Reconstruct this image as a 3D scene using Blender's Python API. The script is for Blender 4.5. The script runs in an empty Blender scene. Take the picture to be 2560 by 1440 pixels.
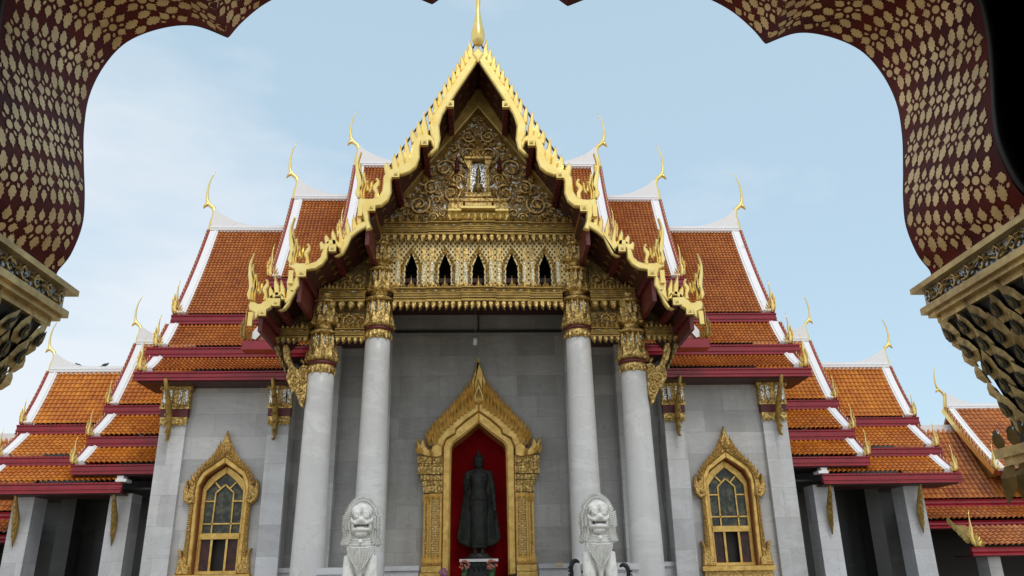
import bpy, bmesh, math, random
from mathutils import Vector, Matrix
import numpy as np
random.seed(7)
PI = math.pi
SC = bpy.context.scene
COL = SC.collection
# ------------------------------------------------------------------ camera
F_PX, PITCH, YAW, ROLL, CZ = 1981.1, .358416, .045198, -.017646, 1.6
cp, sp, cyw, syw = math.cos(PITCH), math.sin(PITCH), math.cos(YAW), math.sin(YAW)
FW = Vector((syw*cp, cyw*cp, sp)); RT = Vector((cyw, -syw, 0)); UP = RT.cross(FW)
R2 = math.cos(ROLL)*RT + math.sin(ROLL)*UP
U2 = -math.sin(ROLL)*RT + math.cos(ROLL)*UP
cam_d = bpy.data.cameras.new('camera'); cam = bpy.data.objects.new('camera', cam_d); COL.objects.link(cam)
cam_d.sensor_width = 36; cam_d.lens = F_PX/2560*36; cam_d.clip_end = 3000; cam_d.clip_start = .05
cam.matrix_world = Matrix(((R2.x, U2.x, -FW.x, 0), (R2.y, U2.y, -FW.y, 0), (R2.z, U2.z, -FW.z, CZ), (0, 0, 0, 1)))
SC.camera = cam
def at(px, py, Y):
    d = (px-1280)/F_PX*R2 - (py-720)/F_PX*U2 + FW
    d = d/d.y*Y
    return (d.x, d.z+CZ)
def X(px, py, Y): return at(px, py, Y)[0]
def Z(px, py, Y): return at(px, py, Y)[1]
# ------------------------------------------------------------------ world, sun, exposure
SUN_EL, SUN_AZ = math.radians(52), math.radians(162)      # azimuth clockwise from +Y
w = bpy.data.worlds.new('World'); SC.world = w; w.use_nodes = True
nt = w.node_tree; nt.nodes.clear()
def N(nt, t, **k):
    n = nt.nodes.new(t)
    for a, b in k.items():
        if a.startswith('i_'): n.inputs[a[2:].replace('_', ' ')].default_value = b
        else: setattr(n, a, b)
    return n
sky = N(nt, 'ShaderNodeTexSky', sky_type='NISHITA', sun_disc=False, sun_elevation=SUN_EL, sun_rotation=SUN_AZ)
sky.air_density = 1.0; sky.dust_density = 2.2; sky.ozone_density = 1.5
tc = N(nt, 'ShaderNodeTexCoord')
mp = N(nt, 'ShaderNodeMapping'); mp.inputs['Scale'].default_value = (1.1, 1.1, 3.2); mp.inputs['Location'].default_value = (.2, .3, .13)
nz = N(nt, 'ShaderNodeTexNoise'); nz.inputs['Scale'].default_value = 1.7; nz.inputs['Detail'].default_value = 7; nz.inputs['Roughness'].default_value = .52
nt.links.new(tc.outputs['Generated'], mp.inputs['Vector']); nt.links.new(mp.outputs[0], nz.inputs['Vector'])
sx = N(nt, 'ShaderNodeSeparateXYZ'); nt.links.new(tc.outputs['Generated'], sx.inputs[0])
# cloud bank thicker to the left and low
ma = N(nt, 'ShaderNodeMath', operation='MULTIPLY_ADD'); nt.links.new(sx.outputs['X'], ma.inputs[0]); ma.inputs[1].default_value = -.30
my = N(nt, 'ShaderNodeMath', operation='MULTIPLY_ADD'); nt.links.new(sx.outputs['Y'], my.inputs[0]); my.inputs[1].default_value = -.36; nt.links.new(nz.outputs['Fac'], my.inputs[2])  # unseen cloud cover added behind the camera to whiten light on the marble
mk = N(nt, 'ShaderNodeMath', operation='ADD'); mk.inputs[1].default_value = .385; nt.links.new(my.outputs[0], mk.inputs[0]); nt.links.new(mk.outputs[0], ma.inputs[2])
mb_ = N(nt, 'ShaderNodeMath', operation='MULTIPLY_ADD'); nt.links.new(sx.outputs['Z'], mb_.inputs[0]); mb_.inputs[1].default_value = -.42; nt.links.new(ma.outputs[0], mb_.inputs[2])
cr = N(nt, 'ShaderNodeValToRGB'); cr.color_ramp.elements[0].position = .40; cr.color_ramp.elements[1].position = .64
cr.color_ramp.elements[0].color = (0.02, 0.02, 0.02, 1); cr.color_ramp.elements[1].color = (.8, .8, .8, 1)
nt.links.new(mb_.outputs[0], cr.inputs[0])
mul = N(nt, 'ShaderNodeVectorMath', operation='SCALE'); nt.links.new(sky.outputs[0], mul.inputs[0]); mul.inputs['Scale'].default_value = 1.0
haze = N(nt, 'ShaderNodeMixRGB'); haze.inputs['Fac'].default_value = .55
haze.inputs['Color2'].default_value = (4.9, 6.5, 7.35, 1)
nt.links.new(mul.outputs[0], haze.inputs['Color1'])
mix = N(nt, 'ShaderNodeMixRGB'); mix.inputs['Color2'].default_value = (5.9, 6.15, 6.45, 1)
nt.links.new(cr.outputs[0], mix.inputs['Fac']); nt.links.new(haze.outputs[0], mix.inputs['Color1'])
bg = N(nt, 'ShaderNodeBackground'); bg.inputs['Strength'].default_value = .15
out = N(nt, 'ShaderNodeOutputWorld'); nt.links.new(mix.outputs[0], bg.inputs[0]); nt.links.new(bg.outputs[0], out.inputs[0])
sl = bpy.data.lights.new('sun', 'SUN'); sl.energy = .9; sl.angle = math.radians(16); sl.color = (1, .95, .85)
so = bpy.data.objects.new('sun', sl); COL.objects.link(so)
sd = Vector((math.sin(SUN_AZ)*math.cos(SUN_EL), math.cos(SUN_AZ)*math.cos(SUN_EL), math.sin(SUN_EL)))
so.rotation_euler = sd.to_track_quat('Z', 'Y').to_euler(); so.location = (0, 0, 60)
SC.view_settings.view_transform = 'Standard'; SC.view_settings.look = 'None'
SC.view_settings.exposure = 0.0; SC.view_settings.gamma = 1
SC.render.engine = 'CYCLES'; SC.cycles.use_denoising = True; SC.cycles.max_bounces = 6
# ------------------------------------------------------------------ mesh builder
class MB:
    def __init__(s): s.v = []; s.f = []; s.m = []; s.s = []
    def add(s, vs, fs, m=0, sm=False):
        b = len(s.v); s.v += [tuple(p) for p in vs]
        for f in fs: s.f.append([i+b for i in f]); s.m.append(m); s.s.append(sm)
        return s
    def box(s, x0, x1, y0, y1, z0, z1, m=0):
        return s.add([(x0,y0,z0),(x1,y0,z0),(x1,y1,z0),(x0,y1,z0),(x0,y0,z1),(x1,y0,z1),(x1,y1,z1),(x0,y1,z1)],
              [(0,3,2,1),(4,5,6,7),(0,1,5,4),(1,2,6,5),(2,3,7,6),(3,0,4,7)], m)
    def prism(s, pts, y0, y1, m=0, ins=0, lift=0):
        # polygon in XZ extruded along Y; y0 is the front (towards the camera); optional chamfer
        n = len(pts); a = sum(pts[i][0]*pts[(i+1)%n][1]-pts[(i+1)%n][0]*pts[i][1] for i in range(n))
        if a < 0: pts = pts[::-1]
        vs = [(x, y0+lift, z) for x, z in pts]+[(x, y1, z) for x, z in pts]
        fs = [tuple(range(2*n-1, n-1, -1))]+[(i, i+n, (i+1)%n+n, (i+1)%n)[::-1] for i in range(n)]
        if ins:
            q = []
            for i in range(n):
                p, c, d = Vector(pts[i-1]), Vector(pts[i]), Vector(pts[(i+1)%n])
                e1 = (c-p); e2 = (d-c)
                if e1.length < 1e-6 or e2.length < 1e-6: q.append(c); continue
                e1.normalize(); e2.normalize()
                n1 = Vector((-e1.y, e1.x)); n2 = Vector((-e2.y, e2.x)); b = n1+n2
                if b.length < .5: b = n1
                b.normalize(); k = ins/max(.5, b.dot(n1)); q.append(c+b*k)
            b0 = len(vs); vs += [(p.x, y0, p.y) for p in q]
            fs += [(i, (i+1)%n, (i+1)%n+b0, i+b0) for i in range(n)]+[tuple(range(b0, b0+n))]
        else: fs.append(tuple(range(n)))
        return s.add(vs, fs, m)
    def tube(s, pts, rad, n=6, m=0, sm=True, flat=1):
        P = [Vector(p) for p in pts]; k = len(P)
        if not hasattr(rad, '__len__'): rad = [rad]*k
        vs = []; prev = None
        for i in range(k):
            t = (P[min(i+1, k-1)]-P[max(i-1, 0)])
            if t.length < 1e-9: t = Vector((0, 0, 1))
            t.normalize()
            if prev is None:
                a = Vector((0, 1, 0)) if abs(t.y) < .9 else Vector((1, 0, 0))
            else: a = prev
            a = (a-t*a.dot(t)).normalized(); prev = a; b = t.cross(a)
            for j in range(n):
                th = 2*PI*j/n; vs.append(P[i]+(a*math.cos(th)*flat+b*math.sin(th))*rad[i])
        fs = [(i*n+j, i*n+(j+1)%n, (i+1)*n+(j+1)%n, (i+1)*n+j) for i in range(k-1) for j in range(n)]
        fs += [tuple(range(n))[::-1], tuple((k-1)*n+j for j in range(n))]
        return s.add(vs, fs, m, sm)
    def lathe(s, cx, cy, prof, n=32, m=0, sm=True, fl=0, fk=16):
        vs = [(cx+r*(1+fl*math.cos(fk*2*PI*j/n))*math.cos(2*PI*j/n), cy+r*(1+fl*math.cos(fk*2*PI*j/n))*math.sin(2*PI*j/n), z) for r, z in prof for j in range(n)]
        k = len(prof)
        fs = [(i*n+j, i*n+(j+1)%n, (i+1)*n+(j+1)%n, (i+1)*n+j) for i in range(k-1) for j in range(n)]
        fs += [tuple(range(n))[::-1], tuple((k-1)*n+j for j in range(n))]
        return s.add(vs, fs, m, sm)
    def leaf(s, o, u, r, nrm, h, w, bulge=.3, skew=0, m=0):
        o = Vector(o); u = Vector(u); r = Vector(r); nrm = Vector(nrm); B = w*bulge
        def P(a, b, c): return o+r*(a*w+skew*h*b*b)+u*(b*h)+nrm*c
        vs = [P(-.28,0,0),P(.28,0,0),P(.5,.3,0),P(.36,.62,0),P(0,1,B*.3),P(-.36,.62,0),P(-.5,.3,0),P(0,.02,B*.6),P(0,.32,B),P(0,.65,B*.8)]
        fs = [(0,1,7),(1,2,8,7),(2,3,9,8),(3,4,9),(4,5,9),(5,6,8,9),(6,0,7,8)]
        return s.add(vs, fs, m)
    def exx(s, prof, x0, x1, m=0):
        # profile [(y,z)] extruded along X
        n = len(prof); a = sum(prof[i][0]*prof[(i+1)%n][1]-prof[(i+1)%n][0]*prof[i][1] for i in range(n))
        if a < 0: prof = prof[::-1]
        vs = [(x0, y, z) for y, z in prof]+[(x1, y, z) for y, z in prof]
        fs = [(i, (i+1)%n, (i+1)%n+n, i+n) for i in range(n)]+[tuple(range(n))[::-1], tuple(range(n, 2*n))]
        if x1 < x0: fs = [f[::-1] for f in fs]
        return s.add(vs, fs, m)
    def mirror(s):
        o = MB(); o.v = [(-x, y, z) for x, y, z in s.v]; o.f = [f[::-1] for f in s.f]; o.m = s.m[:]; o.s = s.s[:]; return o
    def moved(s, dx=0, dy=0, dz=0):
        o = MB(); o.v = [(x+dx, y+dy, z+dz) for x, y, z in s.v]; o.f = [f[:] for f in s.f]; o.m = s.m[:]; o.s = s.s[:]; return o
    def join(s, o):
        b = len(s.v); s.v += o.v; s.f += [[i+b for i in f] for f in o.f]; s.m += o.m; s.s += o.s; return s
def build(name, mb, mats, parent=None, org=None):
    me = bpy.data.meshes.new(name)
    v = mb.v
    if org: v = [(x-org[0], y-org[1], z-org[2]) for x, y, z in v]
    me.from_pydata(v, [], mb.f); me.validate(verbose=False)
    if len(me.polygons) == len(mb.f):
        me.polygons.foreach_set('material_index', mb.m); me.polygons.foreach_set('use_smooth', mb.s)
    for m in (mats if isinstance(mats, (list, tuple)) else [mats]): me.materials.append(m)
    me.update()
    o = bpy.data.objects.new(name, me); COL.objects.link(o)
    if org: o.location = org
    if parent: o.parent = parent
    return o
def empty(name, loc=(0, 0, 0)):
    o = bpy.data.objects.new(name, None); COL.objects.link(o); o.location = loc; o.empty_display_size = .2; return o
def tag(o, label=None, cat=None, group=None, kind=None):
    if label: o['label'] = label
    if cat: o['category'] = cat
    if group: o['group'] = group
    if kind: o['kind'] = kind
    return o
def reparent(o, p):
    # p may sit away from the origin: keep world placement
    o.parent = p; o.matrix_parent_inverse = Matrix.Translation(-Vector(p.location))
    return o
# ------------------------------------------------------------------ materials
def mat(name, col, rough=.5, metal=0, col2=None, nscale=4, ndet=5, lo=.35, hi=.65, bump=0, bscale=None, coat=0, vor=0, tint=False, spec=.5):
    m = bpy.data.materials.new(name); m.use_nodes = True; t = m.node_tree; b = t.nodes['Principled BSDF']
    b.inputs['Base Color'].default_value = (*col, 1); b.inputs['Roughness'].default_value = rough; b.inputs['Metallic'].default_value = metal
    b.inputs['Coat Weight'].default_value = coat; b.inputs['Specular IOR Level'].default_value = spec
    tcn = N(t, 'ShaderNodeTexCoord'); src = None
    if col2:
        if vor:
            vn = N(t, 'ShaderNodeTexVoronoi'); vn.inputs['Scale'].default_value = vor; t.links.new(tcn.outputs['Object'], vn.inputs['Vector']); f = vn.outputs['Distance']
        else:
            n = N(t, 'ShaderNodeTexNoise'); n.inputs['Scale'].default_value = nscale; n.inputs['Detail'].default_value = ndet; n.inputs['Roughness'].default_value = .6
            t.links.new(tcn.outputs['Object'], n.inputs['Vector']); f = n.outputs['Fac']
        r = N(t, 'ShaderNodeValToRGB'); r.color_ramp.elements[0].position = lo; r.color_ramp.elements[1].position = hi
        r.color_ramp.elements[0].color = (*col, 1); r.color_ramp.elements[1].color = (*col2, 1)
        t.links.new(f, r.inputs[0]); src = r.outputs[0]
    if tint:
        a = N(t, 'ShaderNodeAttribute', attribute_name='tint'); hs = N(t, 'ShaderNodeHueSaturation')
        mr = N(t, 'ShaderNodeMapRange'); mr.inputs['To Min'].default_value = .62; mr.inputs['To Max'].default_value = 1.35
        mh = N(t, 'ShaderNodeMapRange'); mh.inputs['To Min'].default_value = .488; mh.inputs['To Max'].default_value = .512
        t.links.new(a.outputs['Fac'], mr.inputs[0]); t.links.new(mr.outputs[0], hs.inputs['Value'])
        t.links.new(a.outputs['Fac'], mh.inputs[0]); t.links.new(mh.outputs[0], hs.inputs['Hue'])
        if src: t.links.new(src, hs.inputs['Color'])
        else: hs.inputs['Color'].default_value = (*col, 1)
        src = hs.outputs[0]
    if src: t.links.new(src, b.inputs['Base Color'])
    if bump:
        n2 = N(t, 'ShaderNodeTexNoise'); n2.inputs['Scale'].default_value = bscale or nscale*3; n2.inputs['Detail'].default_value = 4
        t.links.new(tcn.outputs['Object'], n2.inputs['Vector'])
        bp = N(t, 'ShaderNodeBump'); bp.inputs['Strength'].default_value = bump; bp.inputs['Distance'].default_value = .02
        t.links.new(n2.outputs['Fac'], bp.inputs['Height']); t.links.new(bp.outputs[0], b.inputs['Normal'])
    return m
def marble(name, c1, c2, block=True, ax='XZ', bw=1.15, bh=.62, vein=1.0):
    m = bpy.data.materials.new(name); m.use_nodes = True; t = m.node_tree; b = t.nodes['Principled BSDF']
    b.inputs['Roughness'].default_value = .38
    g = N(t, 'ShaderNodeNewGeometry'); s = N(t, 'ShaderNodeSeparateXYZ'); t.links.new(g.outputs['Position'], s.inputs[0])
    ad = N(t, 'ShaderNodeMath', operation='ADD'); t.links.new(s.outputs['X'], ad.inputs[0]); t.links.new(s.outputs['Y'], ad.inputs[1])
    c = N(t, 'ShaderNodeCombineXYZ'); t.links.new(ad.outputs[0], c.inputs[0]); t.links.new(s.outputs['Z'], c.inputs[1])
    n = N(t, 'ShaderNodeTexNoise'); n.inputs['Scale'].default_value = 1.3; n.inputs['Detail'].default_value = 9; n.inputs['Roughness'].default_value = .62; n.inputs['Distortion'].default_value = 1.4
    mpn = N(t, 'ShaderNodeMapping'); mpn.inputs['Scale'].default_value = (.6, .6, 1.6); mpn.inputs['Rotation'].default_value = (.3, .5, 0)
    t.links.new(g.outputs['Position'], mpn.inputs['Vector']); t.links.new(mpn.outputs[0], n.inputs['Vector'])
    r = N(t, 'ShaderNodeValToRGB'); e = r.color_ramp.elements
    e[0].position = .25; e[0].color = (*c1, 1); e[1].position = .7; e[1].color = (*c2, 1)
    k = e.new(.50); k.color = tuple((c1[i]*.6+c2[i]*.4) for i in range(3))+(1,)
    k = e.new(.515); k.color = tuple(c1[i]*(1-.10*vein) for i in range(3))+(1,)
    k = e.new(.53); k.color = tuple((c1[i]*.55+c2[i]*.45) for i in range(3))+(1,)
    t.links.new(n.outputs['Fac'], r.inputs[0]); src = r.outputs[0]
    if block:
        br = N(t, 'ShaderNodeTexBrick'); br.inputs['Scale'].default_value = 1; br.inputs['Brick Width'].default_value = bw; br.inputs['Row Height'].default_value = bh
        br.inputs['Mortar Size'].default_value = .006; br.inputs['Mortar Smooth'].default_value = .4; br.inputs['Bias'].default_value = 0
        br.inputs['Color1'].default_value = (.76, .76, .765, 1); br.inputs['Color2'].default_value = (1.08, 1.08, 1.08, 1); br.inputs['Mortar'].default_value = (.66, .65, .62, 1)
        t.links.new(c.outputs[0], br.inputs['Vector'])
        mx = N(t, 'ShaderNodeMixRGB', blend_type='MULTIPLY'); mx.inputs[0].default_value = 1
        t.links.new(src, mx.inputs[1]); t.links.new(br.outputs['Color'], mx.inputs[2]); src = mx.outputs[0]
    st = N(t, 'ShaderNodeMapping'); st.inputs['Scale'].default_value = (1.1, 1.1, .22); t.links.new(g.outputs['Position'], st.inputs['Vector'])
    sn = N(t, 'ShaderNodeTexNoise'); sn.inputs['Scale'].default_value = 1; sn.inputs['Detail'].default_value = 8; sn.inputs['Roughness'].default_value = .65; t.links.new(st.outputs[0], sn.inputs['Vector'])
    sr = N(t, 'ShaderNodeValToRGB'); sr.color_ramp.elements[0].position = .36; sr.color_ramp.elements[1].position = .56
    sr.color_ramp.elements[0].color = (.80,.78,.74,1); sr.color_ramp.elements[1].color = (1,1,1,1); t.links.new(sn.outputs['Fac'], sr.inputs[0])
    m2 = N(t, 'ShaderNodeMixRGB', blend_type='MULTIPLY'); m2.inputs[0].default_value = .9 if block else .45; t.links.new(src, m2.inputs[1]); t.links.new(sr.outputs[0], m2.inputs[2]); src = m2.outputs[0]
    t.links.new(src, b.inputs['Base Color'])
    return m
M = {}
M['gold'] = mat('polished_gold', (.95,.76,.30), .30, .72, col2=(.86,.64,.20), nscale=3, bump=.10, bscale=9)
M['gold_dull'] = mat('dull_gold', (.52,.34,.09), .45, .6, col2=(.30,.19,.05), nscale=5, bump=.3, bscale=26)
M['gold_orn'] = mat('carved_gold', (.84,.60,.22), .33, .72, col2=(.34,.21,.06), vor=16, lo=.30, hi=.70, bump=.8, bscale=38)
M['gold_dark'] = mat('aged_gold', (.36,.25,.09), .42, .65, col2=(.13,.09,.035), nscale=12, bump=.5, bscale=40)
M['gold_frame'] = mat('gilt_frame', (.80,.54,.17), .36, .7, col2=(.55,.34,.09), nscale=6, bump=.5, bscale=40)
M['gold_carved'] = mat('fine_carved_gold', (.82,.56,.19), .36, .7, col2=(.36,.21,.06), vor=30, lo=.25, hi=.65, bump=.8, bscale=60)
M['gold_scroll'] = mat('bronzed_scroll_gold', (.86,.62,.26), .34, .7, col2=(.48,.31,.10), vor=12, lo=.3, hi=.7, bump=.5, bscale=40)
M['gold_plain'] = mat('flat_gilt', (.66,.42,.12), .40, .5, col2=(.55,.31,.06), nscale=2)
M['mosaic'] = mat('mirror_mosaic', (.82,.84,.84), .16, .75, col2=(.25,.20,.12), vor=22, lo=.45, hi=.62, bump=.9, bscale=24)
M['mosaic_strip'] = mat('glass_mosaic', (.86,.80,.60), .2, .6, col2=(.34,.30,.15), vor=32, lo=.40, hi=.6, bump=.6, bscale=30)
M['lattice'] = mat('gold_lattice', (.62,.46,.18), .4, .6, col2=(.07,.045,.015), vor=15, lo=.38, hi=.60, bump=.5, bscale=40)
M['ped_back'] = mat('mirror_ground', (.85,.83,.78), .2, .5, col2=(.26,.17,.06), nscale=9, ndet=8, lo=.40, hi=.45, bump=1, bscale=20)
M['tile'] = mat('glazed_tile', (.58,.200,.042), .30, 0, col2=(.44,.130,.030), nscale=.9, ndet=6, tint=True, spec=.6, coat=.25)
M['tile2'] = mat('glazed_tile_amber', (.74,.285,.034), .28, 0, col2=(.58,.180,.026), nscale=.9, ndet=6, tint=True, spec=.6, coat=.3)
M['tile_plain'] = mat('tile_back', (.34,.10,.025), .4, 0)
M['red'] = mat('red_lacquer', (.34,.013,.028), .30, 0, col2=(.24,.010,.02), nscale=3, coat=.2)
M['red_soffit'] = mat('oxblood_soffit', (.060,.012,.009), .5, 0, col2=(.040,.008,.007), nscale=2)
M['red_dark'] = mat('dark_red_timber', (.13,.014,.016), .45, 0, col2=(.09,.010,.012), nscale=3)
M['red_niche'] = mat('niche_red', (.24,.004,.007), .9, 0, col2=(.17,.003,.005), nscale=2, spec=.05)
M['red_reveal'] = mat('brown_reveal', (.26,.07,.02), .5, 0)
M['white'] = mat('white_plaster', (.90,.90,.92), .5, 0, col2=(.34,.34,.34), nscale=3.0, ndet=12, lo=.62, hi=.92)
M['marble_wall'] = marble('grey_marble_blocks', (.47,.47,.47), (.56,.56,.57))
M['marble_porch_shade'] = marble('shaded_porch_marble_blocks', (.37,.37,.36), (.46,.455,.44))  # wall marble with the deep porch's shade put into its colour
M['marble_side'] = marble('pale_marble_blocks', (.58,.59,.61), (.70,.71,.74), bw=1.3, bh=.8)
M['marble_col'] = marble('column_marble', (.56,.56,.56), (.70,.70,.69), block=False, vein=.5)
M['marble_white'] = mat('carved_white_marble', (.76,.76,.73), .5, 0, col2=(.46,.45,.42), nscale=7, ndet=9, lo=.48, hi=.78)
M['ledge_shade'] = mat('ledge_shadow_tone', (.035,.037,.035), .7, 0, col2=(.02,.02,.02), nscale=1)  # for the porch wall ledge: its shadow line put into the colour
M['shaded_marble'] = marble('shaded_gallery_marble', (.05,.053,.05), (.075,.078,.075), bw=1.2, bh=.7)  # marble with the dim gallery interior's shade put into its colour
M['glass'] = mat('stained_glass', (.035,.045,.040), .2, 0, col2=(.15,.14,.09), nscale=7, ndet=6, lo=.45, hi=.7, spec=.3)
M['glass_red'] = mat('painted_shutter_glass', (.035,.025,.028), .3, 0, col2=(.12,.04,.03), nscale=7, ndet=6, lo=.4, hi=.75, spec=.25)
M['bronze'] = mat('black_bronze', (.010,.012,.011), .55, 0, col2=(.030,.034,.031), nscale=5, bump=.2, spec=.25)
M['gate_red'] = mat('gate_maroon_lacquer', (.20,.022,.010), .6, 0, col2=(.11,.014,.018), nscale=5, spec=.15)
M['gate_leaf'] = mat('gate_gold_leaf', (.88,.60,.28), .42, .35, col2=(.56,.34,.13), spec=.5, ndet=8, lo=.42, hi=.72, nscale=6)
M['gate_gold'] = mat('gate_carved_gilt', (.82,.60,.26), .40, .5, col2=(.44,.30,.12), nscale=9, ndet=3, bump=.15, bscale=40)
M['gate_mirror'] = None
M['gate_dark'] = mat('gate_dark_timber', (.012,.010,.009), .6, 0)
M['black'] = mat('black_iron', (.02,.02,.022), .5, .3)
M['stone'] = mat('court_paving', (.52,.43,.31), .6, 0, col2=(.42,.35,.25), nscale=1)
M['platform'] = mat('grey_granite', (.20,.19,.175), .6, 0, col2=(.15,.14,.13), nscale=2)
M['cable'] = mat('grey_cable', (.22,.22,.22), .6)
M['pink'] = mat('pink_petals', (.52,.16,.16), .6, 0, col2=(.42,.2,.1), nscale=20)
M['purple'] = mat('mauve_petals', (.38,.14,.28), .6)
M['green'] = mat('green_stems', (.04,.12,.03), .6)
M['pigeon'] = mat('pigeon_grey', (.07,.075,.085), .6, 0, col2=(.03,.03,.035), nscale=20)
M['lamp'] = mat('frosted_lamp_glass', (.6,.6,.58), .3)
def lattice():
    m = M['lattice']; t = m.node_tree; b = t.nodes['Principled BSDF']; g = N(t, 'ShaderNodeTexCoord'); s = N(t, 'ShaderNodeSeparateXYZ'); t.links.new(g.outputs['Object'], s.inputs[0])
    def sn(o, k, ph=0):
        a = N(t, 'ShaderNodeMath', operation='MULTIPLY_ADD'); a.inputs[1].default_value = k; a.inputs[2].default_value = ph; t.links.new(o, a.inputs[0])
        c = N(t, 'ShaderNodeMath', operation='SINE'); t.links.new(a.outputs[0], c.inputs[0]); return c.outputs[0]
    p = N(t, 'ShaderNodeMath', operation='MULTIPLY'); t.links.new(sn(s.outputs['X'], 52), p.inputs[0]); t.links.new(sn(s.outputs['Z'], 38), p.inputs[1])
    r = N(t, 'ShaderNodeValToRGB'); r.color_ramp.elements[0].position = .05; r.color_ramp.elements[1].position = .45
    r.color_ramp.elements[0].color = (.72,.56,.26,1); r.color_ramp.elements[1].color = (.10,.06,.02,1); t.links.new(p.outputs[0], r.inputs[0]); t.links.new(r.outputs[0], b.inputs['Base Color'])
lattice()
def diamond_mirror():
    m = bpy.data.materials.new('gridded_mirror'); m.use_nodes = True; t = m.node_tree; b = t.nodes['Principled BSDF']
    tcn = N(t, 'ShaderNodeTexCoord'); mpn = N(t, 'ShaderNodeMapping'); mpn.inputs['Rotation'].default_value = (PI/4, 0, 0); mpn.inputs['Scale'].default_value = (95, 95, 95)
    t.links.new(tcn.outputs['Object'], mpn.inputs['Vector'])
    s = N(t, 'ShaderNodeSeparateXYZ'); t.links.new(mpn.outputs[0], s.inputs[0])
    o = []
    for a in ('Y', 'Z'):
        f = N(t, 'ShaderNodeMath', operation='FRACT'); t.links.new(s.outputs[a], f.inputs[0])
        g = N(t, 'ShaderNodeMath', operation='GREATER_THAN'); g.inputs[1].default_value = .14; t.links.new(f.outputs[0], g.inputs[0]); o.append(g)
    k = N(t, 'ShaderNodeMath', operation='MULTIPLY'); t.links.new(o[0].outputs[0], k.inputs[0]); t.links.new(o[1].outputs[0], k.inputs[1])
    vn = N(t, 'ShaderNodeTexNoise'); vn.inputs['Scale'].default_value = 60; t.links.new(tcn.outputs['Object'], vn.inputs['Vector'])
    r = N(t, 'ShaderNodeMixRGB'); r.inputs[1].default_value = (.03,.028,.025,1); r.inputs[2].default_value = (.55,.56,.58,1)
    t.links.new(k.outputs[0], r.inputs[0]); t.links.new(r.outputs[0], b.inputs['Base Color'])
    b.inputs['Metallic'].default_value = .6; b.inputs['Roughness'].default_value = .25
    bp = N(t, 'ShaderNodeBump'); bp.inputs['Strength'].default_value = .5; t.links.new(vn.outputs['Fac'], bp.inputs['Height']); t.links.new(bp.outputs[0], b.inputs['Normal'])
    return m
M['gate_mirror'] = diamond_mirror()

# ------------------------------------------------------------------ shared builders
def emit(pp, name, mb, mats, labels=None):
    """build on the left parent and mirrored on the right parent"""
    r = []
    for i, p in enumerate(pp):
        if p is None: r.append(None); continue
        o = build(name, mb if i == 0 else mb.mirror(), mats)
        reparent(o, p); r.append(o)
    return r
def concave(a, b, sag, n=14):
    (y0, z0), (y1, z1) = a, b; L = math.hypot(y1-y0, z1-z0); ny, nz_ = (z1-z0)/L, -(y1-y0)/L
    c = ((y0+y1)/2+ny*sag, (z0+z1)/2+nz_*sag)
    return [((1-t)**2*y0+2*t*(1-t)*c[0]+t*t*y1, (1-t)**2*z0+2*t*(1-t)*c[1]+t*t*z1) for t in [i/n for i in range(n+1)]]
def resamp(prof, course):
    P = [Vector(p) for p in prof]; cum = [0]
    for i in range(1, len(P)): cum.append(cum[-1]+(P[i]-P[i-1]).length)
    n = max(2, round(cum[-1]/course)); out = []
    for k in range(n+1):
        s = cum[-1]*k/n; i = 0
        while i < len(P)-2 and cum[i+1] < s: i += 1
        f = (s-cum[i])/max(1e-9, cum[i+1]-cum[i]); out.append(P[i].lerp(P[i+1], f))
    return out
def tiles(x0, x1, prof, pitch, course):
    """rows of overlapping barrel tiles: real relief, one random tint per tile"""
    P = resamp(prof, course); n = len(P)-1
    if x1 < x0: x0, x1 = x1, x0
    nc = max(1, round((x1-x0)/pitch)); K = 4; pw = (x1-x0)/nc
    mb = MB(); tint = []; W = nc*K+1
    amp = pitch*.54
    for r in range(n):
        a, b = P[r], P[r+1]; t = (b-a).normalized(); nn = Vector((-t.y, t.x))  # (y,z) outward: towards the camera, up
        if nn.x > 0: nn = -nn
        nn = Vector((-abs(t.y), abs(t.x)))
        for q, (p, lift) in enumerate(((a, .034), (b, .004))):
            for i in range(W):
                u = (i % K)/K; h = amp*math.sin(PI*u) if u else 0
                d = -course*.22*math.sin(PI*u) if q == 0 else 0
                pt = p+t*d+nn*(h+lift); mb.v.append((x0+i*pw/K, pt.x, pt.y))
    for r in range(n):
        A = (2*r)*W; B = (2*r+1)*W; tt = [random.gauss(.5, .11) for _ in range(nc)]
        for i in range(W-1):
            mb.f.append([A+i, A+i+1, B+i+1, B+i]); tint.append(tt[i//K])
        if r:
            C = (2*r-1)*W
            for i in range(W-1): mb.f.append([C+i, C+i+1, A+i+1, A+i]); tint.append(.05)
    mb.m = [0]*len(mb.f); mb.s = [False]*len(mb.f)
    return mb, tint
def emit_tiles(pp, name, x0, x1, prof, pitch, course, m):
    mb, tint = tiles(x0, x1, prof, pitch, course); r = []
    for i, p in enumerate(pp):
        if p is None: r.append(None); continue
        o = build(name, mb if i == 0 else mb.mirror(), m); reparent(o, p)
        a = o.data.attributes.new('tint', 'FLOAT', 'FACE')
        if len(o.data.polygons) == len(tint): a.data.foreach_set('value', tint)
        r.append(o)
    return r
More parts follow.
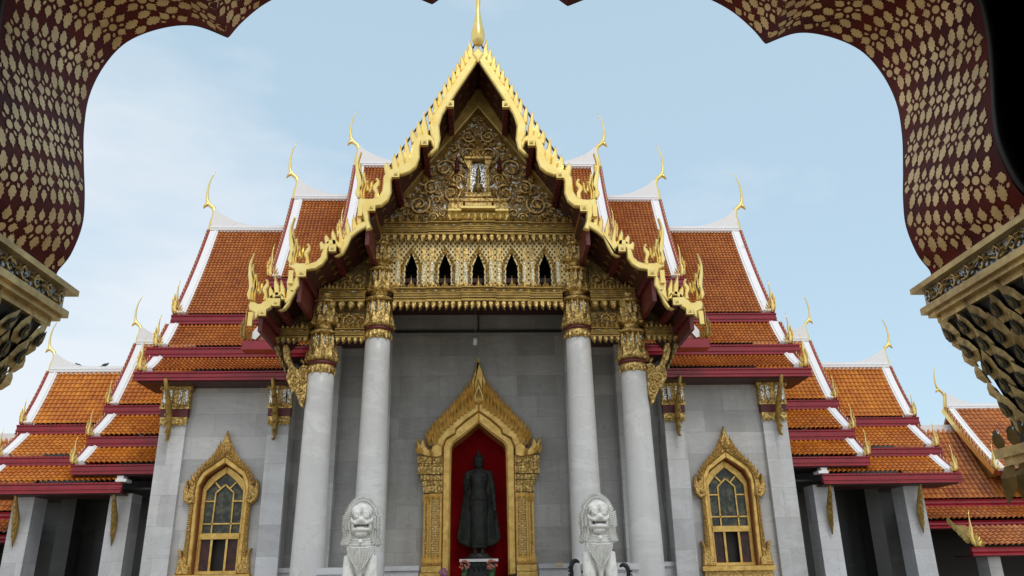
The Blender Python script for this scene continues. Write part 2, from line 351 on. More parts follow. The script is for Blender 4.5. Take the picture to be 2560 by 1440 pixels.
def sweep_strip(prof, x0, x1, lo, hi):
    mb = MB(); n = len(prof)
    for i, (y, z) in enumerate(prof):
        a = Vector(prof[max(0, i-1)]); b = Vector(prof[min(n-1, i+1)]); t = (b-a).normalized(); nn = Vector((-abs(t.y), abs(t.x)))
        for xx in (x0, x1):
            for h in (lo, hi): mb.v.append((xx, y+nn.x*h, z+nn.y*h))
    for i in range(n-1):
        a, b = 4*i, 4*(i+1)
        for q in ((0,1), (1,3), (3,2), (2,0)): mb.f.append([a+q[0], a+q[1], b+q[1], b+q[0]])
    mb.f += [[0,2,3,1], [4*(n-1)+k for k in (0,1,3,2)]]
    mb.m = [0]*len(mb.f); mb.s = [False]*len(mb.f); return mb
def chofa_mb(x, y, z, k, d):
    """slender bird-headed gable finial; d = outward direction in X"""
    mb = MB()
    c = [(.01,-.16,.05), (0,.02,.075), (-.02,.19,.09), (-.06,.34,.095), (-.07,.49,.085), (-.02,.63,.075), (.10,.73,.075), (.17,.84,.062), (.195,1.0,.05), (.20,1.17,.040), (.185,1.34,.032), (.15,1.50,.025), (.10,1.63,.018), (.05,1.74,.010)]
    mb.tube([(x+d*a*k, y, z+b*k) for a, b, r in c], [r*k*.76 for a, b, r in c], 8)
    mb.tube([(x+d*.12*k, y, z+.78*k), (x+d*.22*k, y, z+.70*k), (x+d*.255*k, y, z+.62*k)], [.06*k, .045*k, .010*k], 6)
    return mb
def spike_mb(x, y, z, k, d):
    """upright naga-tail finial at the foot of a verge"""
    mb = MB()
    c = [(-.02,0,.06), (.03,.12,.065), (.04,.28,.055), (.02,.42,.042), (.0,.55,.034), (.015,.72,.026), (.01,.9,.018), (-.03,1.12,.006)]
    mb.tube([(x+d*a*k, y, z+b*k) for a, b, r in c], [r*k for a, b, r in c], 6)
    for (dx, b, h, sk) in ((.08,.05,.34,.2), (.10,.24,.30,.1), (-.10,.0,.30,-.35), (-.08,.18,.24,-.2), (.06,.42,.26,.05), (-.16,-.02,.2,-.4)):
        mb.leaf((x+d*dx*k, y-.03, z+b*k), (0,0,1), (d,0,0), (0,-1,0), h*k, .085*k, .5, sk)
    return mb
def roof_tier(pp, xi, xo, eave, ridge, pitch=.115, course=.125, tm='tile', fh=.26, chofa=1.0, hh=.75, sag=.16, wall=1.2, xfo=None, xfi=None, main=True, flare=True, endcap=False, vw=.27):
    d = -1 if xo < xi else 1
    prof = concave(eave, ridge, sag)
    T = emit_tiles(pp, 'tiled_roof_slope', xi, xo-d*vw*.9, prof, pitch, course, M[tm])
    if vw:
        v = sweep_strip(prof, xo-d*vw, xo, -.02, .10); v.join(sweep_strip(prof, xo-d*vw*.8, xo-d*vw*.62, .10, .125))
        emit(T, 'white_verge', v, M['white'])
        rb = sweep_strip(prof, xo+d*.01, xo+d*.13, -.14, .08)
        R = emit(T, 'red_bargeboard', rb, M['red'])
        g = MB(); P = resamp(prof, .17)
        for i in range(len(P)-1):
            a, b = P[i], P[i+1]; t = (b-a).normalized(); nn = Vector((-abs(t.y), abs(t.x))); c = a.lerp(b, .5)+nn*.08
            g.leaf((xo+d*.07, c.x, c.y), (d*.25, t.x*.6+nn.x*.6, t.y*.6+nn.y*.6), (d*.1, t.x, t.y), (-d*.4, nn.x, nn.y), .12, .085, .5)
        emit(T, 'gilt_edge_teeth', g, M['gold'])
        emit(T, 'naga_finial', spike_mb(xo+d*.06, eave[0]-.02, eave[1]+.02, hh, d), M['gold'])
    if main:
        yr, zr = ridge; c = MB()
        t_ = .10
        if flare:
            pts = [(xi, zr-.08), (xo, zr-.08), (xo+d*.02, zr+.10*chofa), (xo-d*.05, zr+.82*chofa)]
            for q in range(1, 9):
                u = q/8; pts.append((xo-d*(.08+1.45*chofa*u), zr+.17+.58*chofa*(1-u)**1.9))
            pts.append((xi, zr+.17))
            c.prism(pts, yr-t_, yr+t_)
            c.box(min(xi, xo), max(xi, xo), yr-t_-.05, yr+t_+.05, zr-.02, zr+.03)
            c.box(min(xi, xo), max(xi, xo), yr-t_-.03, yr+t_+.03, zr+.075, zr+.095)
        else: c.box(min(xi, xo), max(xi, xo), yr-t_, yr+t_, zr-.08, zr+.17)
        emit(T, 'ridge_cap', c, M['white'])
        if chofa: emit(T, 'chofa_finial', chofa_mb(xo+d*.05, yr, zr+.06*chofa, 1.26*chofa, d), M['gold'])
        bk = MB(); bk.exx([(yr, zr-.05), (2*yr-eave[0], eave[1]), (2*yr-eave[0], eave[1]-.1), (yr, zr-.2)], xi, xo)
        emit(T, 'rear_slope', bk, M['tile_plain'])
        gw = MB(); front = [(y+.06, z-.12) for y, z in prof]; back = [(2*yr-y, z) for y, z in front[::-1]]
        gw.exx(front+back[1:], xo-d*.32, xo-d*.22); emit(T, 'gable_panel', gw, M['gold_dull'])
    # fascia beam
    xf = xfo if xfo is not None else xo+d*.22
    xg = xfi if xfi is not None else xi
    y, z = eave; f = MB()
    f.exx([(y+.10, z-.02), (y-.04, z-.02), (y-.04, z-.06), (y-.01, z-.08), (y-.01, z-fh*.55), (y-.05, z-fh*.62), (y-.05, z-fh*.72), (y-.02, z-fh*.76), (y-.02, z-fh*.86), (y-.06, z-fh*.92), (y-.06, z-fh-.02), (y+.10, z-fh-.02)], xg, xf)
    nx = int(abs(xf-xg)/.12)
    for i in range(nx):
        xx = xg+(xf-xg)*(i+.5)/nx; f.box(xx-.032, xx+.032, y-.055, y-.03, z-.052, z-.018)
    emit(T, 'fascia_beam', f, M['red'])
    if wall:
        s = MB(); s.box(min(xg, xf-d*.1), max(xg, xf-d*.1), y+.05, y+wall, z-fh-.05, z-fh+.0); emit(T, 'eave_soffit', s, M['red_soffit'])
    if endcap:
        e = MB(); e.box(min(xi, xi-d*.3), max(xi, xi-d*.3), y-.03, y+.35, z-.0, z+.08); e.box(min(xi-d*.02, xi-d*.2), max(xi-d*.02, xi-d*.2), y+.0, y+.3, z+.08, z+.17); emit(T, 'white_verge', e, M['white'])
    return T
def pts(l, Y, ox=0, oy=0, sc=1): return [at(ox+a/sc, oy+b/sc, Y) for a, b in l]
# ------------------------------------------------------------------ setting
g = MB(); g.add([(-600,-600,0),(600,-600,0),(600,900,0),(-600,900,0)], [(0,1,2,3)])
tag(build('ground', g, M['stone']), kind='structure')
# ------------------------------------------------------------------ TEMPLE
temple = empty('marble_temple', (0, 20, 0))
tag(temple, 'grey marble Buddhist temple with tiered orange roofs and gilded gable porch, in the middle', 'temple')
TP = (temple, temple)
def tpart(name, mb, m): o = build(name, mb, m); reparent(o, temple); return o
# wing roofs: three telescoping ridges, then two skirts
XW = 560
YE1, YE2, YE3, YR = 22.7, 22.1, 21.5, 24.6
zE1 = Z(XW, 786, YE1); zE2 = Z(XW, 867, YE2); zE3 = Z(XW, 927, YE3); zR3 = Z(620, 578, YR)
fh1 = zE1-Z(XW, 809, YE1); fh2 = zE2-Z(XW, 892, YE2); fh3 = zE3-Z(XW, 949, YE3)
xo3 = X(444, 780, YE1)
zR2 = Z(800, 500, YR); zR1 = Z(930, 417, YR)
roof_tier(TP, -5.4, xo3, (YE1, zE1), (YR, zR3), fh=fh1, chofa=1.0, hh=.95, wall=.8, xfo=X(428, 795, YE1))
roof_tier(TP, -3.2, X(739, 495, YR), (YE1+.05, zE1+zR2-zR3), (YR, zR2), fh=fh1, chofa=1.0, hh=1.0, wall=.8)
roof_tier(TP, 0, X(893, 410, YR), (YE1+.10, zE1+zR1-zR3), (YR, zR1), fh=fh1, chofa=1.0, hh=1.0, wall=.8)
roof_tier(TP, -4.6, X(397, 862, YE2), (YE2, zE2), (YE1+.02, zE1-fh1-.06), fh=fh2, hh=.85, sag=.05, main=False, wall=.8, xfo=X(365, 882, YE2))
roof_tier(TP, X(712, 925, YE3), X(357, 925, YE3), (YE3, zE3), (YE2+.02, zE2-fh2-.06), fh=fh3, hh=.85, sag=.05, main=False, wall=1.4, xfo=X(334, 940, YE3), xfi=X(716, 940, YE3), endcap=True)
# ------------------------------------------------------------------ porch roof (gable to the camera) in three tiers
YF = 18.3
RB = MB(); RTp = MB(); L1 = pts([(1197,150),(1120,262),(1055,360),(985,445),(925,522)], YF+.1)
L2 = pts([(938,545),(870,600),(755,690)], YF+.15); L3 = pts([(765,690),(700,745),(648,800)], YF+.2)
L1[0] = (0, L1[0][1])
slabs = []
for L, y0, y1 in ((L1, YF+.12, 25), (L2, YF+.14, 22.5), (L3, YF+.16, 21.6)):
    a = MB(); b = MB()
    up = [(x-.0, z+.10) for x, z in L]; up2 = [(x, z+.22) for x, z in L]
    a.prism(L+up[::-1], y0, y1); b.prism([(x, z+.003) for x, z in up]+up2[::-1], y0+.15, y1)
    # rafters ribs under the slab
    slabs.append((a, b))
for i, (a, b) in enumerate(slabs):
    # stencilled gold flowers on the soffit: small leaves flat on the boards
    L = (L1, L2, L3)[i]; g = MB()
    for k in range(len(L)-1):
        p, q = Vector(L[k]), Vector(L[k+1]); t = (q-p); ln = t.length; t.normalize(); nn = Vector((t.y, -t.x)); nn = nn if nn.y < 0 else -nn
        for u in range(int(ln/.42)):
            for yy in (18.75, 19.15, 19.55, 19.95):
                c = p+t*((u+.5)*.42)+nn*.012
                for sgn in (1, -1): g.leaf((c.x, yy, c.y), (t.x*sgn*.5, .85, t.y*sgn*.5), (t.x, 0, t.y), (nn.x, 0, nn.y), .15, .08, .05)
    g.m = [1]*len(g.m); a.join(g)
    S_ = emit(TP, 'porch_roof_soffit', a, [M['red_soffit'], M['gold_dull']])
    emit(S_, 'porch_roof_tiles', b, M['tile_plain'])
# purlins with gilded square ends
for (px, py), w_, zz in (((1126,262),.15,.4),((1062,357),.15,.4),((990,437),.15,.4),((929,520),.16,.4),((832,622),.14,.35),((755,683),.17,.4),((691,757),.15,.32),((657,782),.14,.32)):
    x, z = at(px, py, YF-.04); p = MB(); p.box(x-w_*.42, x+w_*.42, YF+.02, 20.0, z-.02-w_*.5, z+w_*.5)
    for k in range(8): p.box(x-w_*.47, x+w_*.47, YF+.22+k*.2, YF+.28+k*.2, z-.035-w_*.5, z+w_*.5)
    P_ = emit(TP, 'purlin', p, M['red_dark'])
    e = MB(); s = w_*.62; e.box(x-s, x+s, YF-.10, YF+.015, z-s, z+s); e.add([(x-s*.6,YF-.11,z-s*.6),(x+s*.6,YF-.11,z-s*.6),(x+s*.6,YF-.11,z+s*.6),(x-s*.6,YF-.11,z+s*.6),(x,YF-.15,z)], [(0,1,4),(1,2,4),(2,3,4),(3,0,4)])
    emit(P_, 'gilded_purlin_end', e, M['gold'])
# vertical side boards at the steps between the tiers
for (x0p, ya, yb) in ((921, 540, 612), (752, 690, 755), (652, 795, 828)):
    x, za = at(x0p, ya, YF+.1); _, zb = at(x0p, yb, YF+.1); b = MB(); b.box(x-.05, x+.05, YF+.1, 21.5, zb, za)
    emit(TP, 'step_board', b, M['red_dark'])
# bargeboards, traced by their outline, and naga finials
def zz3(l): return pts(l, YF, 880, 80, 3.0)
def zz72(l): return pts(l, YF, 860, 360, 7.2)
A1 = [(0, at(1197,118,YF)[1])]+zz3([(715,450),(650,560),(605,640),(582,700),(588,765),(612,820),(612,870),(568,922),(600,917),(645,878),(664,800),(655,700),(680,620),(780,462)])+[(0, at(1197,152,YF)[1])]
B1 = zz3([(628,850),(612,800),(590,775),(560,765),(510,772),(470,805),(448,850),(440,920),(418,968),(370,1005),(310,1020),(262,1042),(236,1088),(230,1140),(222,1195),(198,1232),(150,1250),(110,1252),(52,1240),(48,1290),(100,1440),(105,1490),(150,1470),(128,1405),(128,1310),(160,1312),(222,1303),(272,1262),(296,1200),(296,1110),(320,1072),(372,1072),(432,1052),(482,1012),(508,940),(510,870),(522,822),(560,812),(590,822),(602,855),(612,880)])
def z4(l, Y=YF+.02): return pts(l, Y, 600, 350, 2.881)
A2 = z4([(925,575),(850,602),(815,650),(765,690),(742,728),(735,770),(722,815),(680,838),(702,843),(742,822),(772,772),(802,705),(850,665),(925,620)])
B2 = z4([(738,800),(722,750),(700,722),(668,712),(635,722),(602,752),(592,800),(578,845),(545,875),(500,888),(430,886),(385,878),(350,890),(352,915),(392,935),(400,985),(345,1080),(375,1105),(392,1095),(425,1050),(427,992),(425,945),(480,938),(545,928),(592,898),(628,850),(634,785),(652,757),(690,757),(715,790),(725,815)])
def z65(l, Y=YF+.04): return pts(l, Y, 600, 640, 6.545)
A3 = z65([(900,560),(775,545),(762,600),(755,690),(735,780),(690,860),(620,885),(655,902),(742,872),(802,800),(850,700),(918,580)])
B3 = z65([(755,760),(750,690),(715,625),(650,590),(600,580),(540,605),(480,660),(430,705),(385,735),(340,780),(290,780),(245,745),(170,740),(140,800),(150,890),(240,930),(235,1042),(292,1005),(322,900),(430,890),(505,850),(548,785),(550,700),(590,660),(660,650),(712,705),(735,770)])
BD = [emit(TP, 'bargeboard', MB().prism(A1, YF-.05, YF+.1, ins=.035, lift=.035), M['gold']),
      emit(TP, 'bargeboard', MB().prism(B1, YF-.03, YF+.1, ins=.03, lift=.035), M['gold']),
      emit(TP, 'bargeboard', MB().prism(A2, YF-.02, YF+.1, ins=.03, lift=.03).join(MB().prism(B2, YF, YF+.12, ins=.025, lift=.03)), M['gold']),
      emit(TP, 'bargeboard', MB().prism(A3, YF+.0, YF+.14, ins=.025, lift=.03).join(MB().prism(B3, YF+.02, YF+.14, ins=.025, lift=.03)), M['gold'])]
HH = [[(250,985),(205,900),(215,855),(240,785),(240,700),(214,560),(210,400),(240,280),(322,165),(292,260),(270,350),(285,480),(322,620),(338,740),(300,800),(290,975)],
      [(290,985),(285,850),(330,745),(322,620),(265,520),(265,440),(316,350),(310,450),(352,600),(350,740),(322,850),(340,980)],
      [(338,985),(328,860),(368,740),(345,600),(325,545),(382,492),(390,600),(412,680),(402,760),(372,850),(378,985)],
      [(385,840),(405,720),(405,660),(452,620),(435,700),(460,830)],
      [(540,985),(552,890),(508,810),(520,750),(592,680),(560,622),(612,612),(642,670),(640,740),(602,800),(628,900),(622,985)],
      [(425,905),(468,800),(478,700),(527,655),(510,760),(492,860)]]
base = at(860+300/7.2, 360+1000/7.2, YF)
def hh_parts(dx, dz, kx, kz, yo):
    for i, l in enumerate(HH):
        q = [((x-base[0])*kx+base[0]+dx, (z-base[1])*kz+base[1]+dz) for x, z in zz72(l)]
        yy = YF-.07+(.025*i if i < 4 else .03)+yo; yield q, yy
hhc = [(0, 0, 1, 1, 0)]
b2 = at(731, 664, YF); hhc.append((b2[0]-base[0], b2[1]-base[1], .88, .96, .02))
b3 = at(627, 757, YF); hhc.append((b3[0]-base[0], b3[1]-base[1]+.05, .82, .92, .04))
for k, c in enumerate(hhc):
    m = MB()
    for q, yy in hh_parts(*c): m.prism(q, yy, yy+.10, ins=.022, lift=.03)
    emit(BD[k+1], 'naga_head_finial', m, M['gold'])
# the small second block beside each finial
for px, py in ((901,523),(728,690),(627,795)):
    x, z = at(px, py, YF-.03); m = MB(); m.box(x-.055, x+.055, YF-.09, YF+.03, z-.21, z+.13); emit(TP, 'gilded_bracket_block', m, M['gold'])
# flame teeth along the upper edges
def teeth(tips, dest, Y, wd):
    m = MB()
    for (tx, ty, bx, by, w_) in tips:
        (x0, z0), (x1, z1) = at(tx, ty, Y), at(bx, by, Y); h = z0-z1
        if h < .08: h = .08
        cur = x0-x1
        out = [(x1-w_*.5, z1-.1), (x1-w_*.62+cur*.25, z1+h*.25), (x1-w_*.50+cur*.62, z1+h*.62), (x0, z0), (x1+w_*.10+cur*.75, z1+h*.78), (x1+w_*.40+cur*.3, z1+h*.40), (x1+w_*.5, z1-.1)]
        m.prism(out, Y-.04, Y+.05, ins=wd, lift=.035)
    emit(dest, 'flame_teeth', m, M['gold'])
def root(edge, x):
    for (x0, y0), (x1, y1) in zip(edge, edge[1:]):
        if min(x0, x1) <= x <= max(x0, x1) and x0 != x1: return y0+(y1-y0)*(x-x0)/(x1-x0)
    return None
def mk(tips, edge, w_, dx=4, mh=14):
    out = []
    for tx, ty in tips:
        r = root(edge, tx+dx)
        if r is None: r = ty+26
        out.append((tx, ty, tx+dx, max(ty+mh, r+3), w_))
    return out
EU = [(1195,112),(1118,230),(1097,267),(1082,287),(1074,313)]
EB = [(1074,338),(1050,338),(1036,348),(1029,363),(1027,387),(1019,403),(1003,415),(983,420),(967,427),(959,443)]
teeth(mk([(1175,100),(1165,118),(1155,135),(1144,152),(1133,169),(1122,187),(1111,205),(1099,224),(1088,242),(1075,262)], EU, .14), BD[0], YF+.02, .028)
teeth(mk([(1061,279),(1047,301),(1032,322),(1017,344),(1002,364),(986,383),(967,404)], EB, .165), BD[1], YF+.02, .03)
E2 = [(920,553),(895,559),(883,576),(866,589),(857,603),(855,618),(848,609),(832,598),(820,600),(809,610),(803,630)]
teeth(mk([(897,527),(884,536),(868,544),(851,560),(833,572),(816,586),(804,603)], E2, .12), BD[2], YF+.04, .025)
E3 = [(737,726),(718,726),(716,745),(700,730),(686,730),(674,742),(665,752)]
teeth(mk([(722,690),(705,700),(690,690),(676,715)], E3, .12), BD[3], YF+.06, .022)
# rail behind the upper teeth
m = MB(); a = at(1186,112,YF+.1); b = at(965,428,YF+.1); m.prism([a, b, (b[0], b[1]-.07), (a[0], a[1]-.07)], YF+.07, YF+.13); emit(TP, 'verge_rail', m, M['red_soffit'])
# apex ornament and the great chofa
m = MB(); zt = at(1197,120,YF)[1]
m.prism([(0, zt-.02), (.16, zt-.24), (0, zt-.52), (-.16, zt-.24)], YF-.09, YF-.02, ins=.04, lift=.03); tpart('apex_boss', m, M['gold'])
m = MB(); z0 = Z(1197,112,YF); zp = lambda v: Z(1197, v, YF)
m.lathe(0, YF, [(.02, z0-.02), (.12, z0+.01), (.175, zp(98)), (.185, zp(90)), (.165, zp(76)), (.12, zp(60)), (.085, zp(44)), (.062, zp(28)), (.055, zp(20)), (.062, zp(8)), (.078, zp(-6)), (.085, zp(-20)), (.06, zp(-40)), (.045, zp(-80)), (.03, zp(-130)), (.008, zp(-180))], 4*5, fl=.06, fk=4)
tpart('chofa_finial', m, M['gold'])
# ------------------------------------------------------------------ walls
def holed(mb, x0, x1, z0, z1, xc, half, y0, y1, m=0):
    """wall panel with a pointed opening; half = [(dx,z)...] from apex down the right side"""
    for s in (-1, 1):
        e = x0 if s < 0 else x1
        q = [(e, z0)]+[(xc+s*dx, z) for dx, z in half[::-1]]+[(xc, z1), (e, z1)]
        mb.prism(q, y0, y1, m)
    return mb
YW, YP = 23.0, 20.0
dhalf = [(0, Z(1197,1060,YW))]+[(-X(px,py,YW), Z(px,py,YW)) for px, py in ((1161,1085),(1133,1107),(1127,1118),(1122,1250),(1118,1450))]
dhalf.append((dhalf[-1][0], .9))
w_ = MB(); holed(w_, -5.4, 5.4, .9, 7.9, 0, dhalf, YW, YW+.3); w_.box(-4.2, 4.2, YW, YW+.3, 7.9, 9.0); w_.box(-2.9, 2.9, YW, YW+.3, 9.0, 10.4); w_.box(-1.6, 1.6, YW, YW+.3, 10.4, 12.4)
tpart('porch_rear_wall', w_, M['marble_porch_shade'])
# antae behind the columns, plinth, ledge
for a, b in ((2.55, 3.02), (4.05, 4.6)):
    m = MB(); m.box(-b, -a, YW-.28, YW, .9, 9.2); emit(TP, 'pilaster', m, M['marble_wall'])
m = MB(); zb = Z(1197,1412,22.5); m.box(-5.3, -1.62, 22.5, 22.72, .9, zb-.12); m.box(-5.3, -1.6, 22.45, 22.72, zb-.12, zb); emit(TP, 'wall_plinth', m, M['marble_side'])
m = MB(); zl = Z(1197,828,22.9); m.box(-2.5, 2.5, 22.93, 23, zl, zl+.05); m.box(-2.5, 2.5, 22.9, 23, zl-.02, zl-.005); m.box(-.02, .02, 22.92, 23, zl+.05, 9.3); tpart('wall_string_course', m, M['ledge_shade'])
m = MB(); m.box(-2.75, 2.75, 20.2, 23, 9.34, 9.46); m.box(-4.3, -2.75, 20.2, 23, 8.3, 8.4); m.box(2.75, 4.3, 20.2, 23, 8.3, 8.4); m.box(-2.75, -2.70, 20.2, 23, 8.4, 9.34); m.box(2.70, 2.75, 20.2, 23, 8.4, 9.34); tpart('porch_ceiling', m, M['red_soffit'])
m = MB(); m.box(-6.5, 6.5, 15.0, 30, 0, .9); m.box(-3.0, 3.0, 14.2, 15.0, 0, .6); m.box(-3, 3, 13.7, 14.2, 0, .3); m.box(-15, -6.5, 21.2, 30, 0, .9); m.box(6.5, 15, 21.2, 30, 0, .9); tpart('marble_platform', m, M['platform'])
# wing walls with window opening and corner pilasters
YV = 22.3; WC = -6.92
whalf = [(0,4.84),(.3,4.64),(.50,4.49),(.62,4.22),(.62,3.74),(.60,3.02),(.585,1.98)]
zw = zE3-fh3
m = MB(); holed(m, -8.70, -5.30, 1.98, zw, WC, whalf, YV, YV+.35); m.box(-8.70, -5.30, YV, YV+.35, .9, 1.98); m.box(-8.7, -8.35, YV+.35, 26, .9, zw)
m.box(-5.42, -5.30, YV+.35, 23.3, .9, 7.9)
WW = emit(TP, 'wing_wall', m, M['marble_wall'])
for a, b in ((-8.78, -8.08), (-5.84, -5.26)):
    m = MB(); m.box(a, b, YV-.14, YV-.002, .9, 6.2); PI_ = emit(TP, 'corner_pilaster', m, M['marble_side'])
    # gilded capital: flared, with mirror strips and a fringe
    c = MB(); zt = zw-.02; zbm = 5.78
    for k, (zz0, zz1, e) in enumerate(((5.95,6.10,.01),(6.10,6.32,.02),(6.32,6.40,.05),(6.40,zt-.12,.035),(zt-.12,zt,.09))):
        c.box(a-e, b+e, YV-.17-e, YV, zz0, zz1, 1 if k == 1 else 0)
    n = 5
    for k in range(n*2):
        xx = a+(b-a)*(k+.5)/(n*2); c.leaf((xx, YV-.19, 5.96), (0,0,-1), (1,0,0), (0,-1,0), .14 if k % 2 else .10, .085, .3)
        c.leaf((xx, YV-.22, 6.36), (0,-.1,1), (1,0,0), (0,-1,0), .16, .09, .4)
    for k in (0.08, .30, .70, .92):
        xx = a+(b-a)*k; c.box(xx-.045, xx+.045, YV-.245, YV-.2, 6.44, zt-.06, 2); c.box(xx+.052, xx+.075, YV-.24, YV-.2, 6.46, zt-.2, 0); c.box(xx-.075, xx-.052, YV-.24, YV-.2, 6.46, zt-.2, 0)
    emit(PI_, 'gilded_capital', c, [M['gold_orn'], M['red_dark'], M['mosaic']])
    # hanging eave bracket down the middle
    x = (a+b)/2-.06; k = MB()
    k.tube([(x, YV-.95, zt+.02), (x, YV-.75, zt-.25), (x, YV-.50, zt-.55), (x+.01, YV-.36, zt-.85), (x, YV-.30, 5.95), (x, YV-.25, 5.60), (x, YV-.2, 5.45)], [.05,.06,.075,.085,.075,.06,.015], 6)
    for q in range(7):
        f = q/6; k.leaf((x, YV-.75+.45*f, zt-.2-1.3*f), (0,-.5,-.5), (1,0,0), (0,-1,.5), .2, .12, .5)
    emit(PI_, 'eave_bracket', k, M['gold_dull'])
# attic walls closing the wings above the eaves (hidden behind the roofs)
m = MB(); m.box(-8.6, -.0, 23.6, 26.2, 6.9, zE1); emit(TP, 'attic_core', m, M['shaded_marble'])
# ------------------------------------------------------------------ pointed gilt surrounds (window and doorway)
def interp(P, t):
    P = [Vector(p) for p in P]; cum = [0]
    for i in range(1, len(P)): cum.append(cum[-1]+(P[i]-P[i-1]).length)
    s = t*cum[-1]; i = 0
    while i < len(P)-2 and cum[i+1] < s: i += 1
    return P[i].lerp(P[i+1], (s-cum[i])/(cum[i+1]-cum[i]))
def crest(mb, inner, outer, n, y, w_, m=0, t0=.0, t1=.86):
    """leaf scales leaning along the slope between two polylines [(dx,z)] for +x side; mirrored"""
    for i in range(n):
        t = t0+(t1-t0)*(i+.5)/n; a = interp(inner, t); b = interp(outer, max(0, t-.055)); d = b-a; h = d.length*1.08
        u = d.normalized()
        for s in (-1, 1):
            mb.leaf((s*a.x, y, a.y), (s*u.x, -.05, u.y), (s*u.y, 0, -u.x), (0,-1,0), h, w_, .45, .12*(1 if s > 0 else 1), m)
def ring(mb, o, i, y0, y1, m=0, ins=0):
    for s in (-1, 1):
        q = [(s*x, z) for x, z in o]+[(s*x, z) for x, z in i[::-1]]
        mb.prism(q, y0, y1, m, ins=ins, lift=ins)
# window
def window(xc, cut):
    y = YV; mb = MB()
    inn = whalf; out_ = [(0,5.28),(.16,5.05),(.36,4.86),(.62,4.64),(.80,4.40),(.88,4.12),(.80,3.82),(.80,3.1),(.82,2.5),(.84,1.98)]
    mid = [(0,5.02),(.33,4.78),(.58,4.60),(.70,4.35),(.72,4.1),(.72,3.8),(.71,3.0),(.70,1.98)]
    ring(mb, mid, inn, y-.10, y-.003, 0, ins=.02)
    ring(mb, out_, mid, y-.14, y-.003, 1, ins=.02)
    tipo = [(.03,5.60),(.10,5.42),(.20,5.18),(.36,4.98),(.62,4.76),(.84,4.50),(.95,4.22)]
    tipi = [(.0,5.10),(.10,5.02),(.2,4.94),(.36,4.80),(.58,4.62),(.72,4.42),(.80,4.18)]
    crest(mb, tipi, tipo, 11, y-.155, .115, 1, .12, .98)
    # spire
    mb.prism([(-.13,5.16),(-.15,5.28),(-.08,5.45),(-.035,5.60),(0,5.72),(.035,5.60),(.08,5.45),(.15,5.28),(.13,5.16),(0,5.02)], y-.2, y-.05, 1, ins=.03, lift=.03)
    mb.leaf((0,y-.2,5.08), (0,0,1), (1,0,0), (0,-1,0), .34, .17, .4, 0, 1)
    for s in (-1, 1):
        # ears (naga tails) and feet
        mb.prism([(s*.68,3.80),(s*.84,3.74),(s*.97,3.86),(s*1.00,4.08),(s*.97,4.30),(s*.91,4.40),(s*.90,4.25),(s*.86,4.10),(s*.78,4.04),(s*.70,3.98)], y-.20, y-.02, 1, ins=.03, lift=.03)
        mb.lathe(s*.80, y-.19, [(.01,3.86),(.05,3.88),(.06,3.92),(.04,3.97),(.01,3.98)], 10, 1)
        mb.prism([(s*.60,1.98),(s*.95,1.98),(s*.93,2.2),(s*.90,2.42),(s*.95,2.62),(s*.87,2.58),(s*.83,2.40),(s*.74,2.25),(s*.62,2.18)], y-.20, y-.02, 1, ins=.03, lift=.03)
        for k in range(26):
            zz = 2.45+k*.052; mb.leaf((s*.765, y-.145, zz), (0,0,1), (1,0,0), (0,-1,0), .06, .09, .4, 0, 1)
    mb.box(-.98, .98, y-.24, y-.003, 1.86, 1.975, 0); mb.box(-.92, .92, y-.16, y-.003, 1.70, 1.86, 1)
    W_ = emit(WW, 'window_surround', mb.moved(xc), [M['gold_frame'], M['gold_carved'], M['red']])
    r = MB(); # reveal
    for s in (-1, 1):
        q = [(s*dx, z) for dx, z in whalf]; q2 = [(s*(dx-.012) if dx else 0, z-.012) for dx, z in whalf]
        r.prism(q+q2[::-1], y-.0, y+.34)
    emit(W_, 'window_reveal', r.moved(xc), M['red_reveal'])
    so_ = [(0,4.80),(.30,4.60),(.48,4.44),(.60,4.20),(.60,3.7),(.585,3.0),(.575,1.99)]
    si_ = [(0,4.60),(.28,4.38),(.49,4.12),(.495,3.9),(.49,3.03),(.48,2.95),(.48,2.06)]
    f = MB(); ring(f, so_, si_, y+.16, y+.26, 0, ins=.012)
    f.box(-.52, .52, y+.12, y+.22, 2.87, 3.02); f.box(-.56, .56, y+.12, y+.24, 1.99, 2.07)
    def bar(a, b, t=.018): 
        a = Vector(a); b = Vector(b); d = (b-a).normalized(); n_ = Vector((-d.y, d.x))*t
        f.prism([tuple(a+n_), tuple(b+n_), tuple(b-n_), tuple(a-n_)], y+.185, y+.225)
    for s in (-1, 1):
        bar((0,4.30), (s*.24,4.08)); bar((s*.24,4.09), (s*.25,3.26)); bar((s*.25,3.28), (s*.25,3.03)); bar((s*.26,3.86), (s*.50,3.86)); bar((s*.13,4.2), (s*.28,4.36))
    bar((-.49,3.27), (.49,3.27))
    for s in (-1, 1): f.box(s*.2-.028, s*.2+.028, y+.15, y+.2, 2.07, 2.87)
    emit(W_, 'gilt_sash', f.moved(xc), M['gold_frame'])
    g_ = MB(); ring(g_, [(0,4.62),(.3,4.39),(.5,4.12),(.5,3.0)], [(0,3.0),(.0,3.0)], y+.235, y+.245)
    emit(W_, 'stained_glass_pane', g_.moved(xc), M['glass'])
    for s in (-1, 1):
        g_ = MB(); g_.box(min(s*.19, s*.5), max(s*.19, s*.5), y+.21, y+.22, 2.06, 2.88); emit(W_, 'painted_shutter_pane', g_.moved(xc), M['glass_red'])
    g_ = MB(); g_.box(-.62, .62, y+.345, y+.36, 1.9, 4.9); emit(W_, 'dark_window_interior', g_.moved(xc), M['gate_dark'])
window(WC, 0)
